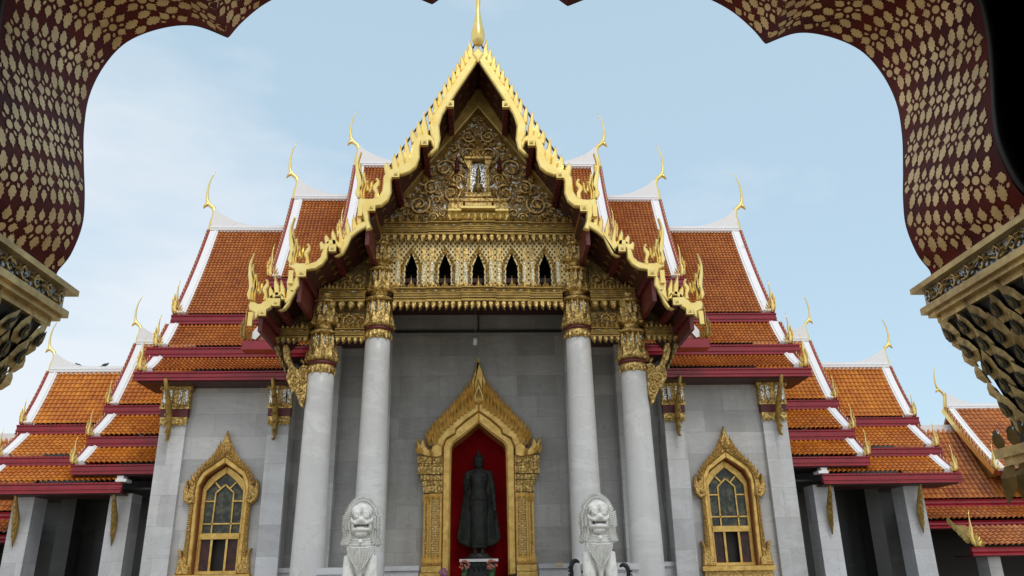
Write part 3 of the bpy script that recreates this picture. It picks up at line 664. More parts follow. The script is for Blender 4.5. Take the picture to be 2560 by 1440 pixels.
# doorway surround
YD = 22.8
def dh(l, Y=YD): return [(max(0., -X(px, py, Y)) if px < 1190 else 0., Z(px, py, Y)) for px, py in l]
o8 = lambda l: [(960+a/2.483, 860+b/2.483) for a, b in l]
inn = dh(o8([(588,487),(500,560),(430,612),(416,640),(412,800),(405,1200),(402,1440)]))
mid = dh(o8([(588,420),(520,468),(447,530),(440,560),(385,592),(366,640),(364,800),(360,1200),(355,1440)]))
out_ = dh(o8([(588,360),(500,420),(420,480),(360,545),(318,600),(300,660),(300,700),(330,730),(330,740)]))
mb = MB(); ring(mb, mid, [(a+.0, b) for a, b in inn], YD-.02, YW+.02, 0, ins=.03)
for s in (-1, 1):
    q = [(s*a, b) for a, b in inn]; q2 = [(s*(a-.012) if a else 0, b-.012) for a, b in inn]; mb.prism(q+q2[::-1], YD+.02, YW+.7, 1)
emt = tpart('doorway_surround', mb, [M['gold_frame'], M['gold_plain']])
mb = MB(); mid2 = mid[:6]; ring(mb, out_[:8], mid2, YD-.10, YD+.18, 0, ins=.03)
co = dh(o8([(588,330),(545,350),(500,395),(440,440),(395,490),(345,530),(315,580),(288,640)])); ci = dh(o8([(588,385),(555,405),(505,440),(450,478),(405,520),(360,560),(335,600),(320,660)]))
crest(mb, ci, [(x+.02, z+.12) for x, z in co], 13, YD-.13, .125, 0, .06, .98)
co2 = dh(o8([(588,200),(540,235),(490,300),(450,350),(400,400),(350,450),(310,490),(272,535),(258,590)])); ci2 = dh(o8([(588,330),(530,355),(490,390),(450,430),(400,475),(350,520),(320,560),(295,600),(285,650)]))
crest(mb, ci2, co2, 15, YD-.07, .135, 0, .05, 1.0)
sx_ = dh(o8([(590,90),(573,110),(566,160),(552,200),(540,240),(552,290),(575,300)]))
mb.prism([(-a, b) for a, b in sx_]+[(a, b) for a, b in sx_[::-1]], YD-.12, YD+.1, 0, ins=.03, lift=.03)
zc = Z(1197,1005,YD); mb.prism([(0,zc-.12),(.13,zc-.02),(.17,zc+.12),(.10,zc+.32),(.04,zc+.48),(0,zc+.65),(-.04,zc+.48),(-.10,zc+.32),(-.17,zc+.12),(-.13,zc-.02)], YD-.2, YD-.05, 0, ins=.035, lift=.035)
mb.leaf((0,YD-.2,zc-.05), (0,0,1), (1,0,0), (0,-1,0), .42, .2, .35)
mb.prism([(-a, b) for a, b in ci2]+[(-a, b-.03) for a, b in co2[::-1]], YD-.03, YD+.05, 1); mb.prism([(a, b) for a, b in ci2]+[(a, b-.03) for a, b in co2[::-1]], YD-.03, YD+.05, 1); mb.prism([(-a, b) for a, b in ci]+[(-a, b+.06) for a, b in co[::-1]], YD-.09, YD-.03, 1); mb.prism([(a, b) for a, b in ci]+[(a, b+.06) for a, b in co[::-1]], YD-.09, YD-.03, 1)
o = build('flame_gable', mb, [M['gold_frame'], M['gold_dark']]); reparent(o, emt)
# capitals and pilasters of the doorway
L_ = lambda a, b: (X(960+a/2.483, 860+b/2.483, YD), Z(960+a/2.483, 860+b/2.483, YD))
mb = MB()
for (xl, za, zb, pr) in ((212,700,742,.10),(215,742,768,.06),(212,768,812,.12),(230,815,850,.07),(240,852,882,.05),(246,885,925,.09)):
    x0, z1 = L_(xl, za); _, z0 = L_(xl, zb); x1, _ = L_(364, za); mb.box(x0, x1, YD-pr, YW, z0, z1-.006)
    n = 6
    for k in range(n):
        xx = x0+(x1-x0)*(k+.5)/n; mb.leaf((xx, YD-pr-.005, z0+.01), (0,0,1), (1,0,0), (0,-1,0), (z1-z0)*.9, (x1-x0)/n*.9, .35)
P_ = [build('doorway_pilaster_capital', mb, M['gold_orn']), build('doorway_pilaster_capital', mb.mirror(), M['gold_orn'])]
for p in P_: reparent(p, emt)
mb = MB(); zt = L_(250,928)[1]
for (xa, xb, pr) in ((250,282,.02),(288,360,.07)):
    x0 = L_(xa, 1000)[0]-.02; x1 = L_(xb, 1000)[0]
    mb.box(x0, x1, YD-pr, YW, .9, zt-.01, 0); mb.box(x0+.03, x0+.05, YD-pr-.03, YD-pr, 2.3, zt-.15, 1); mb.box(x1-.05, x1-.03, YD-pr-.03, YD-pr, 2.3, zt-.15, 1)
    n = 1 if xa < 260 else 3
    for k in range(24):
        zz = 2.35+k*(zt-2.55)/24
        for j in range(n):
            xx = x0+(x1-x0)*(j+1)/(n+1); mb.leaf((xx, YD-pr-.004, zz), (0,0,1), (1,0,0), (0,-1,0), .085, .085, .45, 0, 2 if (k+j) % 2 else 0)
    for k in range(5):
        xx = x0+(x1-x0)*(k+.5)/5
        mb.leaf((xx, YD-pr-.02, zt-.02), (0,0,-1), (1,0,0), (0,-1,0), .26 if k % 2 == 0 else .16, .1, .4, 0, 1); mb.leaf((xx, YD-pr-.02, 2.12), (0,0,1), (1,0,0), (0,-1,0), .32 if k % 2 == 0 else .2, .1, .4, 0, 1)
    mb.box(x0-.03, x1, YD-pr-.05, YW, 1.95, 2.10, 1); mb.box(x0-.06, x1, YD-pr-.08, YW, .9, 1.93, 1)
P2 = [build('doorway_pilaster', mb, [M['gold_plain'], M['gold_frame'], M['mosaic_strip']]), build('doorway_pilaster', mb.mirror(), [M['gold_plain'], M['gold_frame'], M['mosaic_strip']])]
for p in P2: reparent(p, emt)
# acroteria at the gable's shoulders
mb = MB(); q = [(365,640),(362,700),(330,712),(270,705),(225,690),(208,660),(205,625),(192,585),(215,600),(228,625),(240,588),(252,600),(262,640),(290,670),(300,640),(330,620)]
mb.prism([L_(a, b) for a, b in q], YD-.18, YD-.02, ins=.03, lift=.04)
for (a, b, h) in ((215,690,.28),(240,690,.22),(300,700,.2)): x, z = L_(a, b); mb.leaf((x, YD-.2, z), (-.3,0,1), (1,0,0), (0,-1,0), h, .12, .5)
for p, mm in ((P_[0], mb), (P_[1], mb.mirror())): o = build('acroterion', mm, M['gold_frame']); reparent(o, p)
mb = MB(); mb.box(-1, 1, YW+.70, YW+.74, .9, 6.2); o = build('niche_back', mb, M['red_niche']); reparent(o, emt)
mb = MB(); mb.box(-1, 1, YW+.3, YW+.7, .9, 1.0); mb.box(-.98,-.90,YW+.31,YW+.7,1.0,6.2); mb.box(.90,.98,YW+.31,YW+.7,1.0,6.2); o = build('niche_sides', mb, M['red_niche']); reparent(o, emt)
# ------------------------------------------------------------------ columns
def capital(cx, cy, zt, stack, k=1.0):
    """gilded lotus capital from shaft top zt upwards; stack = number of bells"""
    mb = MB(); r = .345*k
    mb.lathe(cx, cy, [(r*1.0, zt-.12), (r*1.03, zt+.03), (r*1.03, zt+.10)], 36, 0)
    mb.lathe(cx, cy, [(r*1.02, zt+.10), (r*1.10, zt+.12), (r*1.10, zt+.17), (r*1.02, zt+.19)], 36, 1)
    z = zt+.19
    bells = [(1.12, .86, .74)] + ([(1.02, .72, .62), (.98, .66, .5)] if stack == 3 else [(1.0, .74, .62)])
    for bi, (rb, rt, h) in enumerate(bells):
        h *= k; rb *= r; rt *= r
        mb.lathe(cx, cy, [(rb*.80, z), (rb*1.0, z+h*.08), (rb*1.03, z+h*.18), (rb*.93, z+h*.36), (rt*1.02, z+h*.65), (rt*.98, z+h*.98)], 48, 0, fl=.035, fk=16)
        for j in range(12):
            th = 2*PI*(j+.5)/12; c, s = math.cos(th), math.sin(th)
            if s > .35: continue
            mb.leaf((cx+rb*1.0*c, cy+rb*1.0*s, z+h*.10), (c*-.10,s*-.10,1), (-s,c,0), (c,s,0), h*.42, .17*k, .28)
            mb.leaf((cx+rb*1.02*c, cy+rb*1.02*s, z+h*.14), (c*-.2,s*-.2,-1), (-s,c,0), (c,s,0), h*.13, .14*k, .5)
            mb.box(cx+rt*1.01*c-.012, cx+rt*1.01*c+.012, cy+rt*1.04*s-.02, cy+rt*1.04*s, z+h*.58, z+h*.88, 2)
            th += PI/12; c, s = math.cos(th), math.sin(th)
            mb.leaf((cx+(rt*1.0+rb*.0)*c+.03*c, cy+rt*s+.03*s, z+h*.46), (c*-.07,s*-.07,1), (-s,c,0), (c,s,0), h*.62, .15*k, .3)
        z += h
        mb.lathe(cx, cy, [(rt*1.15, z), (rt*1.32, z+.03), (rt*1.32, z+.07), (rt*1.0, z+.11), (rt*.82, z+.12), (rt*.80, z+.22), (rt*.95, z+.25)], 40, 0)
        z += .24*k
        if bi >= 0 and bi < len(bells)-1: z -= 0
    for j in range(20):
        th = 2*PI*(j+.5)/20; c, s = math.cos(th), math.sin(th)
        if s > .3: continue
        mb.leaf((cx+r*1.03*c, cy+r*1.03*s, zt+.02), (0,0,-1), (-s,c,0), (c,s,0), .18 if j % 2 else .11, .1, .3)
    return mb, z
for (px0, px1, py, cy, st) in ((913,978,828,YP,3),(770,838,915,YP,2)):
    x0, x1 = X(px0, py, YP), X(px1, py, YP); cx = (x0+x1)/2; zt = Z((px0+px1)/2, py+4, YP-.3)
    s = MB(); rt = .325 if st == 3 else .335
    pr = [(rt+.09*(1-t)**1.3, .9+(zt-.9)*t) for t in [i/12 for i in range(13)]]
    s.lathe(cx, cy, [(rt+.2,.9),(rt+.2,1.0),(rt+.12,1.05)]+pr[1:], 40)
    C_ = emit(TP, 'marble_column', s, M['marble_col'])
    c, ztop = capital(cx, cy, zt, st)
    emit(C_, 'gilded_capital', c, [M['gold_orn'], M['red_dark'], M['mosaic']])
# ------------------------------------------------------------------ gilded beams
def beam(x0, x1, y, z0, z1, brk=()):
    mb = MB(); H = z1-z0
    lay = ((0,.16,.10),(.16,.22,.06),(.22,.30,.13),(.30,.40,.07),(.40,.58,.085),(.58,.64,.12),(.64,.92,.06),(.92,1,.14))
    xs = [x0]+list(brk)+[x1]
    for k in range(len(xs)-1):
        e = 0
        if brk: c = abs((xs[k]+xs[k+1])/2); e = .09 if c < .45 else (.045 if c < 1.3 else 0)
        for j, (a, b, p) in enumerate(lay): mb.box(xs[k]+.001, xs[k+1]-.001, y-p-e, y+.25, z0+a*H+.001, z0+b*H-.001, 1 if j in (3,) else 0)
        n = max(2, int((xs[k+1]-xs[k])/.42)); wdt = (xs[k+1]-xs[k])/n
        for q in range(n):
            xx = xs[k]+wdt*(q+.5)
            mb.leaf((xx, y-.062-e, z0+.78*H), (1,0,0), (0,0,1), (0,-1,0), wdt*.42, H*.17, .5); mb.leaf((xx, y-.062-e, z0+.78*H), (-1,0,0), (0,0,1), (0,-1,0), wdt*.42, H*.17, .5)
            mb.box(xx-wdt*.22, xx+wdt*.22, y-.085-e, y-.07-e, z0+.755*H, z0+.805*H, 2)
        nd = int((xs[k+1]-xs[k])/.07)
        for q in range(nd):
            xx = xs[k]+(q+.5)*(xs[k+1]-xs[k])/nd; mb.box(xx-.018, xx+.018, y-.105-e, y-.08-e, z0+.43*H, z0+.55*H)
    return mb
def pendants(x0, x1, y, z, h, n, sym=True):
    mb = MB()
    for i in range(n):
        x = x0+(x1-x0)*(i+.5)/n; s = 0 if (sym and abs(x) < .06) else (1 if x > 0 else -1); w_ = abs(x1-x0)/n*.80
        mb.prism([(x+w_*a-s*h*.06+s*h*.30*max(0,b-.5)**1.2, z-b*h) for a, b in ((-.30,0),(.30,0),(.5,.2),(.5,.42),(.34,.66),(0,1),(-.34,.66),(-.5,.42),(-.5,.2))], y-.07, y+.05, ins=w_*.17, lift=.06)
    return mb
def crestrow(x0, x1, y, z, h, n, m=0):
    mb = MB()
    for i in range(n):
        x = x0+(x1-x0)*(i+.5)/n; mb.leaf((x, y, z), (0,0,1), (1,0,0), (0,-1,0), h*(1 if i % 2 == 0 else .7), abs(x1-x0)/n*.9, .6, 0, m)
    return mb
YB = 19.92
zz = lambda px, py: Z(px, py, YB)
xx_ = lambda px, py: X(px, py, YB)
orn = [M['gold_orn'], M['red'], M['mosaic_strip']]
bk = [xx_(p, 585) for p in (1072,1155,1237,1320)]; bk = [-(bk[3]), -(bk[2]), bk[2], bk[3]]
gold2 = [M['gold_dull'], M['gold_dark'], M['mosaic_strip']]
zu0, zu1 = zz(1197,591), zz(1197,560)
U_ = tpart('upper_gilded_beam', beam(xx_(943,590), -xx_(943,590), YB, zu0, zu1, bk), gold2)
o = build('leaf_pendants', pendants(xx_(943,600), -xx_(943,600), YB-.12, zu0-.005, zu0-zz(1197,613), 29), M['gold_orn']); reparent(o, U_)
o = build('leaf_cresting', crestrow(xx_(950,555), -xx_(950,555), YB-.12, zu1+.0, .22, 25), M['gold_dull']); reparent(o, U_)
zl0, zl1 = zz(1197,757), zz(1197,722)
L0 = tpart('lower_gilded_beam', beam(xx_(985,740), -xx_(985,740), YB, zl0, zl1, bk), gold2)
o = build('leaf_pendants', pendants(xx_(978,768), -xx_(978,768), YB-.12, zl0-.005, zl0-zz(1197,779), 27), M['gold_orn']); reparent(o, L0)
o = build('leaf_cresting', crestrow(xx_(985,720), -xx_(985,720), YB-.10, zl1, .13, 40), M['gold_orn']); reparent(o, L0)
# attic screen with five pointed windows
zA0, zA1 = zl1+.002, zu0-.002
mb = MB(); ws = [-X(1197+84.5*k, 680, YB) for k in (2, 1)]; cs = [ws[0]*1.0, ws[1], 0, -ws[1], -ws[0]]
cs = [k*.905 for k in (-2,-1,0,1,2)]; ed = [-2.62,-1.3575,-.4525,.4525,1.3575,2.62]
ah = [(0, zz(1197,634)), (.05, zz(1197,642)), (.085, zz(1197,652)), (.11, zz(1197,655)), (.155, zz(1197,668)), (.165, zA0)]
for k in range(5): holed(mb, ed[k]+.0005, ed[k+1]-.0005, zA0, zA1, cs[k], ah, YB+.02, YB+.14)
AT = tpart('attic_screen', mb, M['lattice'])
for k in range(5):
    mb = MB(); c = cs[k]
    for s in (-1, 1):
        xx = c+s*.345; mb.box(xx-.035, xx+.035, YB-.05, YB+.019, zA0+.16, zz(1197,655), 1); mb.box(xx-.06, xx-.036, YB-.04, YB+.019, zA0+.1, zz(1197,650), 0); mb.box(xx+.036, xx+.06, YB-.04, YB+.019, zA0+.1, zz(1197,650), 0)
        mb.box(xx-.055, xx+.055, YB-.06, YB+.019, zz(1197,654), zz(1197,622), 0); mb.box(xx-.07, xx+.07, YB-.07, YB+.019, zA0, zA0+.16, 0)
        for q in range(9):
            a = interp([(c+s*.0, ah[0][1]+.05), (c+s*.13, ah[2][1]+.05), (c+s*.215, ah[4][1]), (c+s*.22, zA0+.1)], (q+.5)/9)
            mb.leaf((a.x, YB+.01, a.y), (s*.35,0,1), (1,0,-.35*s), (0,-1,0), .13, .085, .6, 0, 0 if q < 6 else 1)
    mb.leaf((c, YB+.0, ah[0][1]-.02), (0,0,1), (1,0,0), (0,-1,0), .24, .1, .6)
    o = build('pilaster_strips', mb, [M['gold_orn'], M['mosaic_strip']]); reparent(o, AT)
    mb = MB(); mb.lathe(c, YB+.08, [(.15,zA0-.01),(.13,zA0+.05),(.09,zA0+.1),(.05,zA0+.18),(.02,zA0+.26),(.004,zA0+.42)], 10); o = build('miniature_spire', mb, M['gold_dull']); reparent(o, AT)
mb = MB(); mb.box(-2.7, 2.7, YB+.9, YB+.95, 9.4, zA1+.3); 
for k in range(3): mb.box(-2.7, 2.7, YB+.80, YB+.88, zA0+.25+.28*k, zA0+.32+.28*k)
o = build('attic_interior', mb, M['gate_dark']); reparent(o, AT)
# side beams (left side, mirrored)
for (xa, xb, pu, pl, pd, npd, cr0) in ((797, 913, 725, 756, 779, 5, 12), (676, 772, 824, 846, 862, 7, 8), (838, 912, 824, 846, 862, 5, 6)):
    x0, x1 = xx_(xa, pl), xx_(xb, pl); z1, z0 = zz((xa+xb)/2, pu), zz((xa+xb)/2, pl)
    B_ = emit(TP, 'side_gilded_beam', beam(x0, x1, YB, z0, z1), gold2)
    emit(B_, 'leaf_pendants', pendants(x0, x1, YB-.10, z0-.005, z0-zz((xa+xb)/2, pd), npd, False), M['gold_orn'])
    emit(B_, 'leaf_cresting', crestrow(x0, x1, YB-.08, z1, .2, cr0), M['gold_orn'])
# upper shoulder entablature over the outer column and panels of scrollwork
def spiral(mb, x, y, z, r, turns, d, a0, tr, m=0):
    n = int(11*turns)+4; P = []; Rr = []
    for i in range(n):
        t = i/(n-1); a = a0+d*2*PI*turns*t; rr = r*(1-t)**.85+.012
        P.append((x+rr*math.cos(a), y-.03*t, z+rr*math.sin(a))); Rr.append(tr*(1-.55*t))
    mb.tube(P, Rr, 5, m, True, .9)
    mb.leaf((x-.35*r, y-.05, z-.35*r), (.7,0,.7), (.7,0,-.7), (0,-1,0), r*.8, r*.55, .5, 0, m)
def scrollfill(mb, inside, x0, x1, z0, z1, y, rmax, rmin, n, seed, tr=.034, leaves=200):
    rnd = random.Random(seed); C = []
    for k in range(n):
        x = rnd.uniform(x0, x1); z = rnd.uniform(z0, z1); r = rmax*(1-k/n)**1.3+rmin
        if not inside(x, z, r*.9): continue
        if any(math.hypot(x-a, z-b) < r+c*1.0 for a, b, c in C): continue
        C.append((x, z, r)); spiral(mb, x, y, z, r*.93, 1.7 if r > .14 else 1.2, 1 if rnd.random() < .5 else -1, rnd.uniform(0, 6.28), tr*min(1.15, .55+r*2.3))
        if r > .15:
            for q in range(7):
                a = q*2*PI/7+rnd.random(); mb.leaf((x+r*math.cos(a), y-.02, z+r*math.sin(a)), (math.cos(a+.9),0,math.sin(a+.9)), (math.sin(a+.9),0,-math.cos(a+.9)), (0,-1,0), r*.5, r*.25, .5, .2)
    for k in range(leaves):
        x = rnd.uniform(x0, x1); z = rnd.uniform(z0, z1)
        if not inside(x, z, .05): continue
        if any(math.hypot(x-a, z-b) < c*.92 for a, b, c in C): continue
        a = rnd.uniform(0, 6.28); mb.leaf((x, y, z), (math.cos(a),0,math.sin(a)), (math.sin(a),0,-math.cos(a)), (0,-1,0), rnd.uniform(.08,.16), .075, .6, rnd.uniform(-.4,.4))
def polyin(P):
    def f(x, z, r):
        for i in range(len(P)):
            a, b = P[i], P[(i+1) % len(P)]; e = (b[0]-a[0], b[1]-a[1]); L = math.hypot(*e)
            if (e[0]*(z-a[1])-e[1]*(x-a[0]))/L < r: return False
        return True
    return f
for poly, sd_ in ((((842,780),(910,780),(910,820),(842,820)),3), (((800,725),(915,725),(915,668),(868,682)),5), (((690,824),(775,824),(775,800),(730,805)),6)):
    P = [(xx_(a, b), zz(a, b)) for a, b in poly]; ar = sum(P[i][0]*P[(i+1)%4][1]-P[(i+1)%4][0]*P[i][1] for i in range(4))
    if ar < 0: P = P[::-1]
    mb = MB(); mb.prism(P, YB+.1, YB+.2, 1); xs = [p[0] for p in P]; zs = [p[1] for p in P]
    scrollfill(mb, polyin(P), min(xs), max(xs), min(zs), max(zs), YB+.07, .2, .05, 160, sd_, .03, 60)
    emit(TP, 'scroll_panel', mb, [M['gold_orn'], M['gold_dark']])
# backing wall above the side bays
P = [at(a, b, YB+.2) for a, b in ((945,620),(945,850),(672,850),(672,815),(760,745),(860,660))]
m = MB(); m.prism(P, YB+.22, YB+.3); emit(TP, 'side_bay_backing', m, M['gold_dark'])
# eave bracket below the side beam (S curved naga)
m = MB(); q = [(375,900),(368,960),(385,1040),(432,1120),(405,1150),(400,1200),(430,1262),(470,1300),(495,1360),(518,1425),(540,1440),(556,1380),(576,1300),(582,1080),(545,1092),(560,1050),(530,1020),(520,1040),(540,1075),(505,1112),(462,1080),(432,1000),(427,940),(410,900)]
m.prism(pts(q, YB-.05, 600, 600, 3.428), YB-.12, YB+.02, ins=.02, lift=.03)
for (a, b, h, dx) in ((430,1140,.2,-.3),(450,1210,.24,.5),(500,1170,.24,.5),(520,1240,.25,.4),(540,1130,.2,.2),(470,1260,.2,-.3),(530,1330,.2,.0),(400,960,.2,.1),(415,1030,.2,.3)):
    x, z = at(600+a/3.428, 600+b/3.428, YB-.1); m.leaf((x, YB-.13, z), (dx,0,-1), (1,0,0), (0,-1,0), h, .12, .5)
for (a, b, r) in ((545,1120,.11),(470,1200,.12),(520,1290,.10),(440,1130,.09),(540,1200,.08),(545,1360,.05)):
    x, z = at(600+a/3.428, 600+b/3.428, YB-.1); spiral(m, x, YB-.14, z, r, 1.4, 1, a*.37, .026)
emit(TP, 'naga_eave_bracket', m, M['gold_orn'])
m = MB(); x, z = at(690, 862, YB-.1); m.tube([(x, YB-.1, z), (x+.08, YB+.1, z-.2), (x+.2, YB+.3, z-.45), (x+.28, YB+.4, z-.7)], [.07,.075,.06,.02], 6)
for k in range(5): m.leaf((x+.05*k, YB-.12+.1*k, z-.12*k), (.2,-.2,-1), (1,0,0), (0,-1,0), .2, .13, .5)
emit(TP, 'side_eave_bracket', m, M['gold_dark'])
# small side eave beside the porch gable
y = 20.8; m = MB(); x0, x1 = X(606,865,y), X(704,865,y); z0, z1 = Z(650,876,y), Z(650,853,y)
m.box(x0, x1, y-.06, y+.3, z0, z1); m.box(x0-.0, x1, y-.1, y-.061, z0, z0+.06); T_ = emit(TP, 'porch_side_eave', m, M['red'])
m = MB(); a, b, c, d = [at(px, py, y) for px, py in ((628,850),(700,850),(700,800),(660,815))]
m.prism([a, b, c, d], y+.02, y+.1); emit(T_, 'eave_tiles', m, M['tile'])
m = MB(); m.prism([at(px, py, y) for px, py in ((625,845),(640,850),(660,828),(648,815),(638,825))], y-.05, y+.01); emit(T_, 'white_verge', m, M['white'])
x, z = at(612, 850, y); emit(T_, 'naga_finial', spike_mb(x, y-.05, z, .9, -1), M['gold_dull'])
# ------------------------------------------------------------------ pediment
YPD = 19.98
ap = (0, Z(1197,284,YPD)); bl = at(960,558,YPD); br_ = (-bl[0], bl[1])
m = MB(); m.prism([bl, br_, ap], YPD, YPD+.15); PD = tpart('pediment_panel', m, M['ped_back'])
# gilded raking boards framing the pediment
m = MB(); o1 = (0, Z(1197,236,YPD)); l1 = at(925,558,YPD)
m.prism([bl, ap, o1, (l1[0]-.25, l1[1]), ], YPD-.30, YPD+.1); emit((PD, PD), 'raking_board', m, M['gold_dull'])
e = MB(); n_ = Vector((ap[0]-bl[0], ap[1]-bl[1])).normalized(); k = Vector((-n_.y, n_.x))*.035
e.prism([(bl[0], bl[1]), (bl[0]+k.x, bl[1]+k.y), (ap[0], ap[1]+.07), ap], YPD-.33, YPD-.302); emit((PD, PD), 'gilt_fillet', e, M['gold'])
half = [bl, (0, bl[1]), (0, ap[1])]; tri = polyin(half)
xr = lambda px, py: -X(px, py, YPD)
nz0, nz1 = Z(1197,532,YPD), Z(1197,402,YPD)
def ins(x, z, r):
    if not tri(x, z, r*.9): return False
    hw = .34 if z > Z(1197,487,YPD) else .80
    return not (abs(x)-r*.8 < hw and nz0-.6 < z < nz1+.12)
m = MB(); scrollfill(m, ins, bl[0], 0, bl[1], ap[1], YPD-.06, .27, .055, 900, 21, .038, 420)
emit((PD, PD), 'gilded_scrollwork', m, M['gold_scroll'])
m = MB(); zq = lambda py: Z(1197, py, YPD); hx = lambda dpx: dpx/2000*22.3
m.box(-hx(19), hx(19), YPD-.08, YPD-.01, zq(486), zq(413), 0); N_ = build('niche_mirror_panel', m, M['mosaic']); reparent(N_, PD)
m = MB()
for s in (-1, 1):
    for k in range(3): xx = s*hx(20+k*3); m.box(xx-.012, xx+.012, YPD-.2+.03*k, YPD-.02, zq(484), zq(412))
    m.prism([(s*hx(17),zq(408)),(s*hx(36),zq(408)),(s*hx(30),zq(422)),(s*hx(22),zq(434)),(s*hx(19),zq(434))], YPD-.22, YPD-.1)
m.box(-hx(34), hx(34), YPD-.28, YPD-.02, zq(408), zq(403))
for (a, b, c) in ((26,403,393),(18,393,385),(12,385,378)):
    m.box(-hx(a), hx(a), YPD-.24, YPD-.02, zq(b), zq(c))
    for q in range(7): m.leaf((-hx(a)+2*hx(a)*(q+.5)/7, YPD-.25, zq(b)), (0,0,1), (1,0,0), (0,-1,0), .16, 2*hx(a)/7*.95, .5)
m.leaf((0, YPD-.2, zq(380)), (0,0,1), (1,0,0), (0,-1,0), .4, .16, .5)
for (a, b, c, pr) in ((33,488,499,.20),(30,499,505,.14),(37,505,512,.24),(33,512,522,.2)): m.box(-hx(a), hx(a), YPD-pr, YPD, zq(c), zq(b)-.003)
for (a, b, c, pr) in ((75,500,506,.12),(72,506,514,.08),(74,514,528,.12)): m.box(-hx(a), -hx(38), YPD-pr, YPD, zq(c), zq(b)-.003); m.box(hx(38), hx(a), YPD-pr, YPD, zq(c), zq(b)-.003)
for k in range(13): m.leaf((-.8+1.6*(k+.5)/13, YPD-.26, zq(490)), (0,0,1), (1,0,0), (0,-1,0), .10, .1, .5)
o = build('niche_canopy_and_throne', m, M['gold_orn']); reparent(o, PD)
m = MB(); m.box(-hx(75), -hx(42), YPD-.30, YPD-.1, zq(538), zq(534)); m.box(hx(42), hx(75), YPD-.30, YPD-.1, zq(538), zq(534)); m.box(-hx(42), hx(42), YPD-.36, YPD-.1, zq(534), zq(529)); m.box(-hx(75), hx(75), YPD-.16, YPD-.0, zq(556), zq(538))
for k in range(9): m.leaf((-hx(70)+2*hx(70)*(k+.5)/9, YPD-.19, zq(555)), (0,0,1), (1,0,0), (0,-1,0), .22, .16, .5)
o = build('gilt_shelf', m, M['gold']); reparent(o, PD)
m = MB(); m.lathe(0, YPD-.16, [(.05,zq(486)),(.15,zq(484)),(.155,zq(478)),(.12,zq(472)),(.13,zq(470)),(.06,zq(468)),(.05,zq(464)),(.075,zq(456)),(.085,zq(450)),(.055,zq(447)),(.05,zq(440)),(.068,zq(437)),(.045,zq(431)),(.035,zq(428)),(.01,zq(424))], 14)
o = build('small_seated_figure', m, M['gold_dark']); reparent(o, PD)
for s in (-1, 1):
    m = MB(); c = s*hx(54)
    for (py, r) in ((433,.09),(426,.075),(419,.06),(412,.045),(405,.03)): m.lathe(c, YPD-.16, [(r,zq(py)),(r*.95,zq(py-2)),(r*.7,zq(py-6))], 12, 1)
    m.tube([(c,YPD-.16,zq(500)),(c,YPD-.16,zq(430))], .012, 5); m.tube([(c,YPD-.16,zq(405)),(c,YPD-.16,zq(393))], [.02,.003], 5)
    o = build('tiered_parasol_carving', m, [M['gold_orn'], M['red_dark']]); reparent(o, PD)
# wall closing the gable behind, and between tiers
# ------------------------------------------------------------------ cloister galleries (mirrored left and right)
gl = empty('cloister_gallery', (-12, 24, 0)); gr_ = empty('cloister_gallery', (12, 24, 0))
tag(gl, 'open marble gallery with stepped orange roofs, left of the temple, two pigeons on its ridge', 'gallery')
tag(gr_, 'open marble gallery with stepped orange roofs, right of the temple beside the smaller hall', 'gallery')
GP = (gl, gr_)
PT, CO = .150, .17
Y1, Y2, Y3, YG = 25.0, 24.1, 23.45, 26.3
z1, z2, z3 = Z(330,1012,Y1), Z(300,1090,Y2), Z(270,1160,Y3)
f1, f2, f3 = z1-Z(330,1036,Y1), z2-Z(300,1116,Y2), z3-Z(270,1184,Y3)
xo = X(277,1004,Y1)
kw = dict(pitch=PT, course=CO, tm='tile2')
roof_tier(GP, -7.6, xo, (Y1, z1), (YG, Z(345,862,YG)), fh=f1, chofa=.78, hh=.72, sag=.10, wall=1.0, xfo=X(259,1025,Y1), **kw)
roof_tier(GP, -7.6, xo, (Y2, z2), (Y1+.02, z1-f1-.06), fh=f2, hh=.72, sag=.04, main=False, wall=1.0, xfo=X(218,1103,Y2), **kw)
roof_tier(GP, -7.6, xo, (Y3, z3), (Y2+.02, z2-f2-.06), fh=f3, hh=.72, sag=.04, main=False, wall=1.4, xfo=X(179,1170,Y3), **kw)
q1, q2, q3 = Z(150,1059,Y1), Z(120,1139,Y2), Z(150,1206,Y3)
e1, e2, e3 = q1-Z(150,1083,Y1), q2-Z(120,1162,Y2), q3-Z(150,1232,Y3)
xo2 = X(58,1052,Y1); YG2 = 26.05
roof_tier(GP, -10.6, xo2, (Y1+.08, q1), (YG2, Z(135,931,YG2)), fh=e1, chofa=.80, hh=.72, sag=.10, wall=1.0, xfo=X(38,1070,Y1), **kw)
roof_tier(GP, -10.6, xo2, (Y2+.08, q2), (Y1+.1, q1-e1-.06), fh=e2, hh=.72, sag=.04, main=False, wall=1.0, **kw)
xe = X(289,1200,Y3)
roof_tier(GP, xe, xo2, (Y3+.02, q3), (Y2+.1, q2-e2-.06), fh=e3, hh=.72, sag=.04, main=False, wall=1.2, xfi=X(303,1220,Y3), endcap=True, **kw)
YPi = 24.0
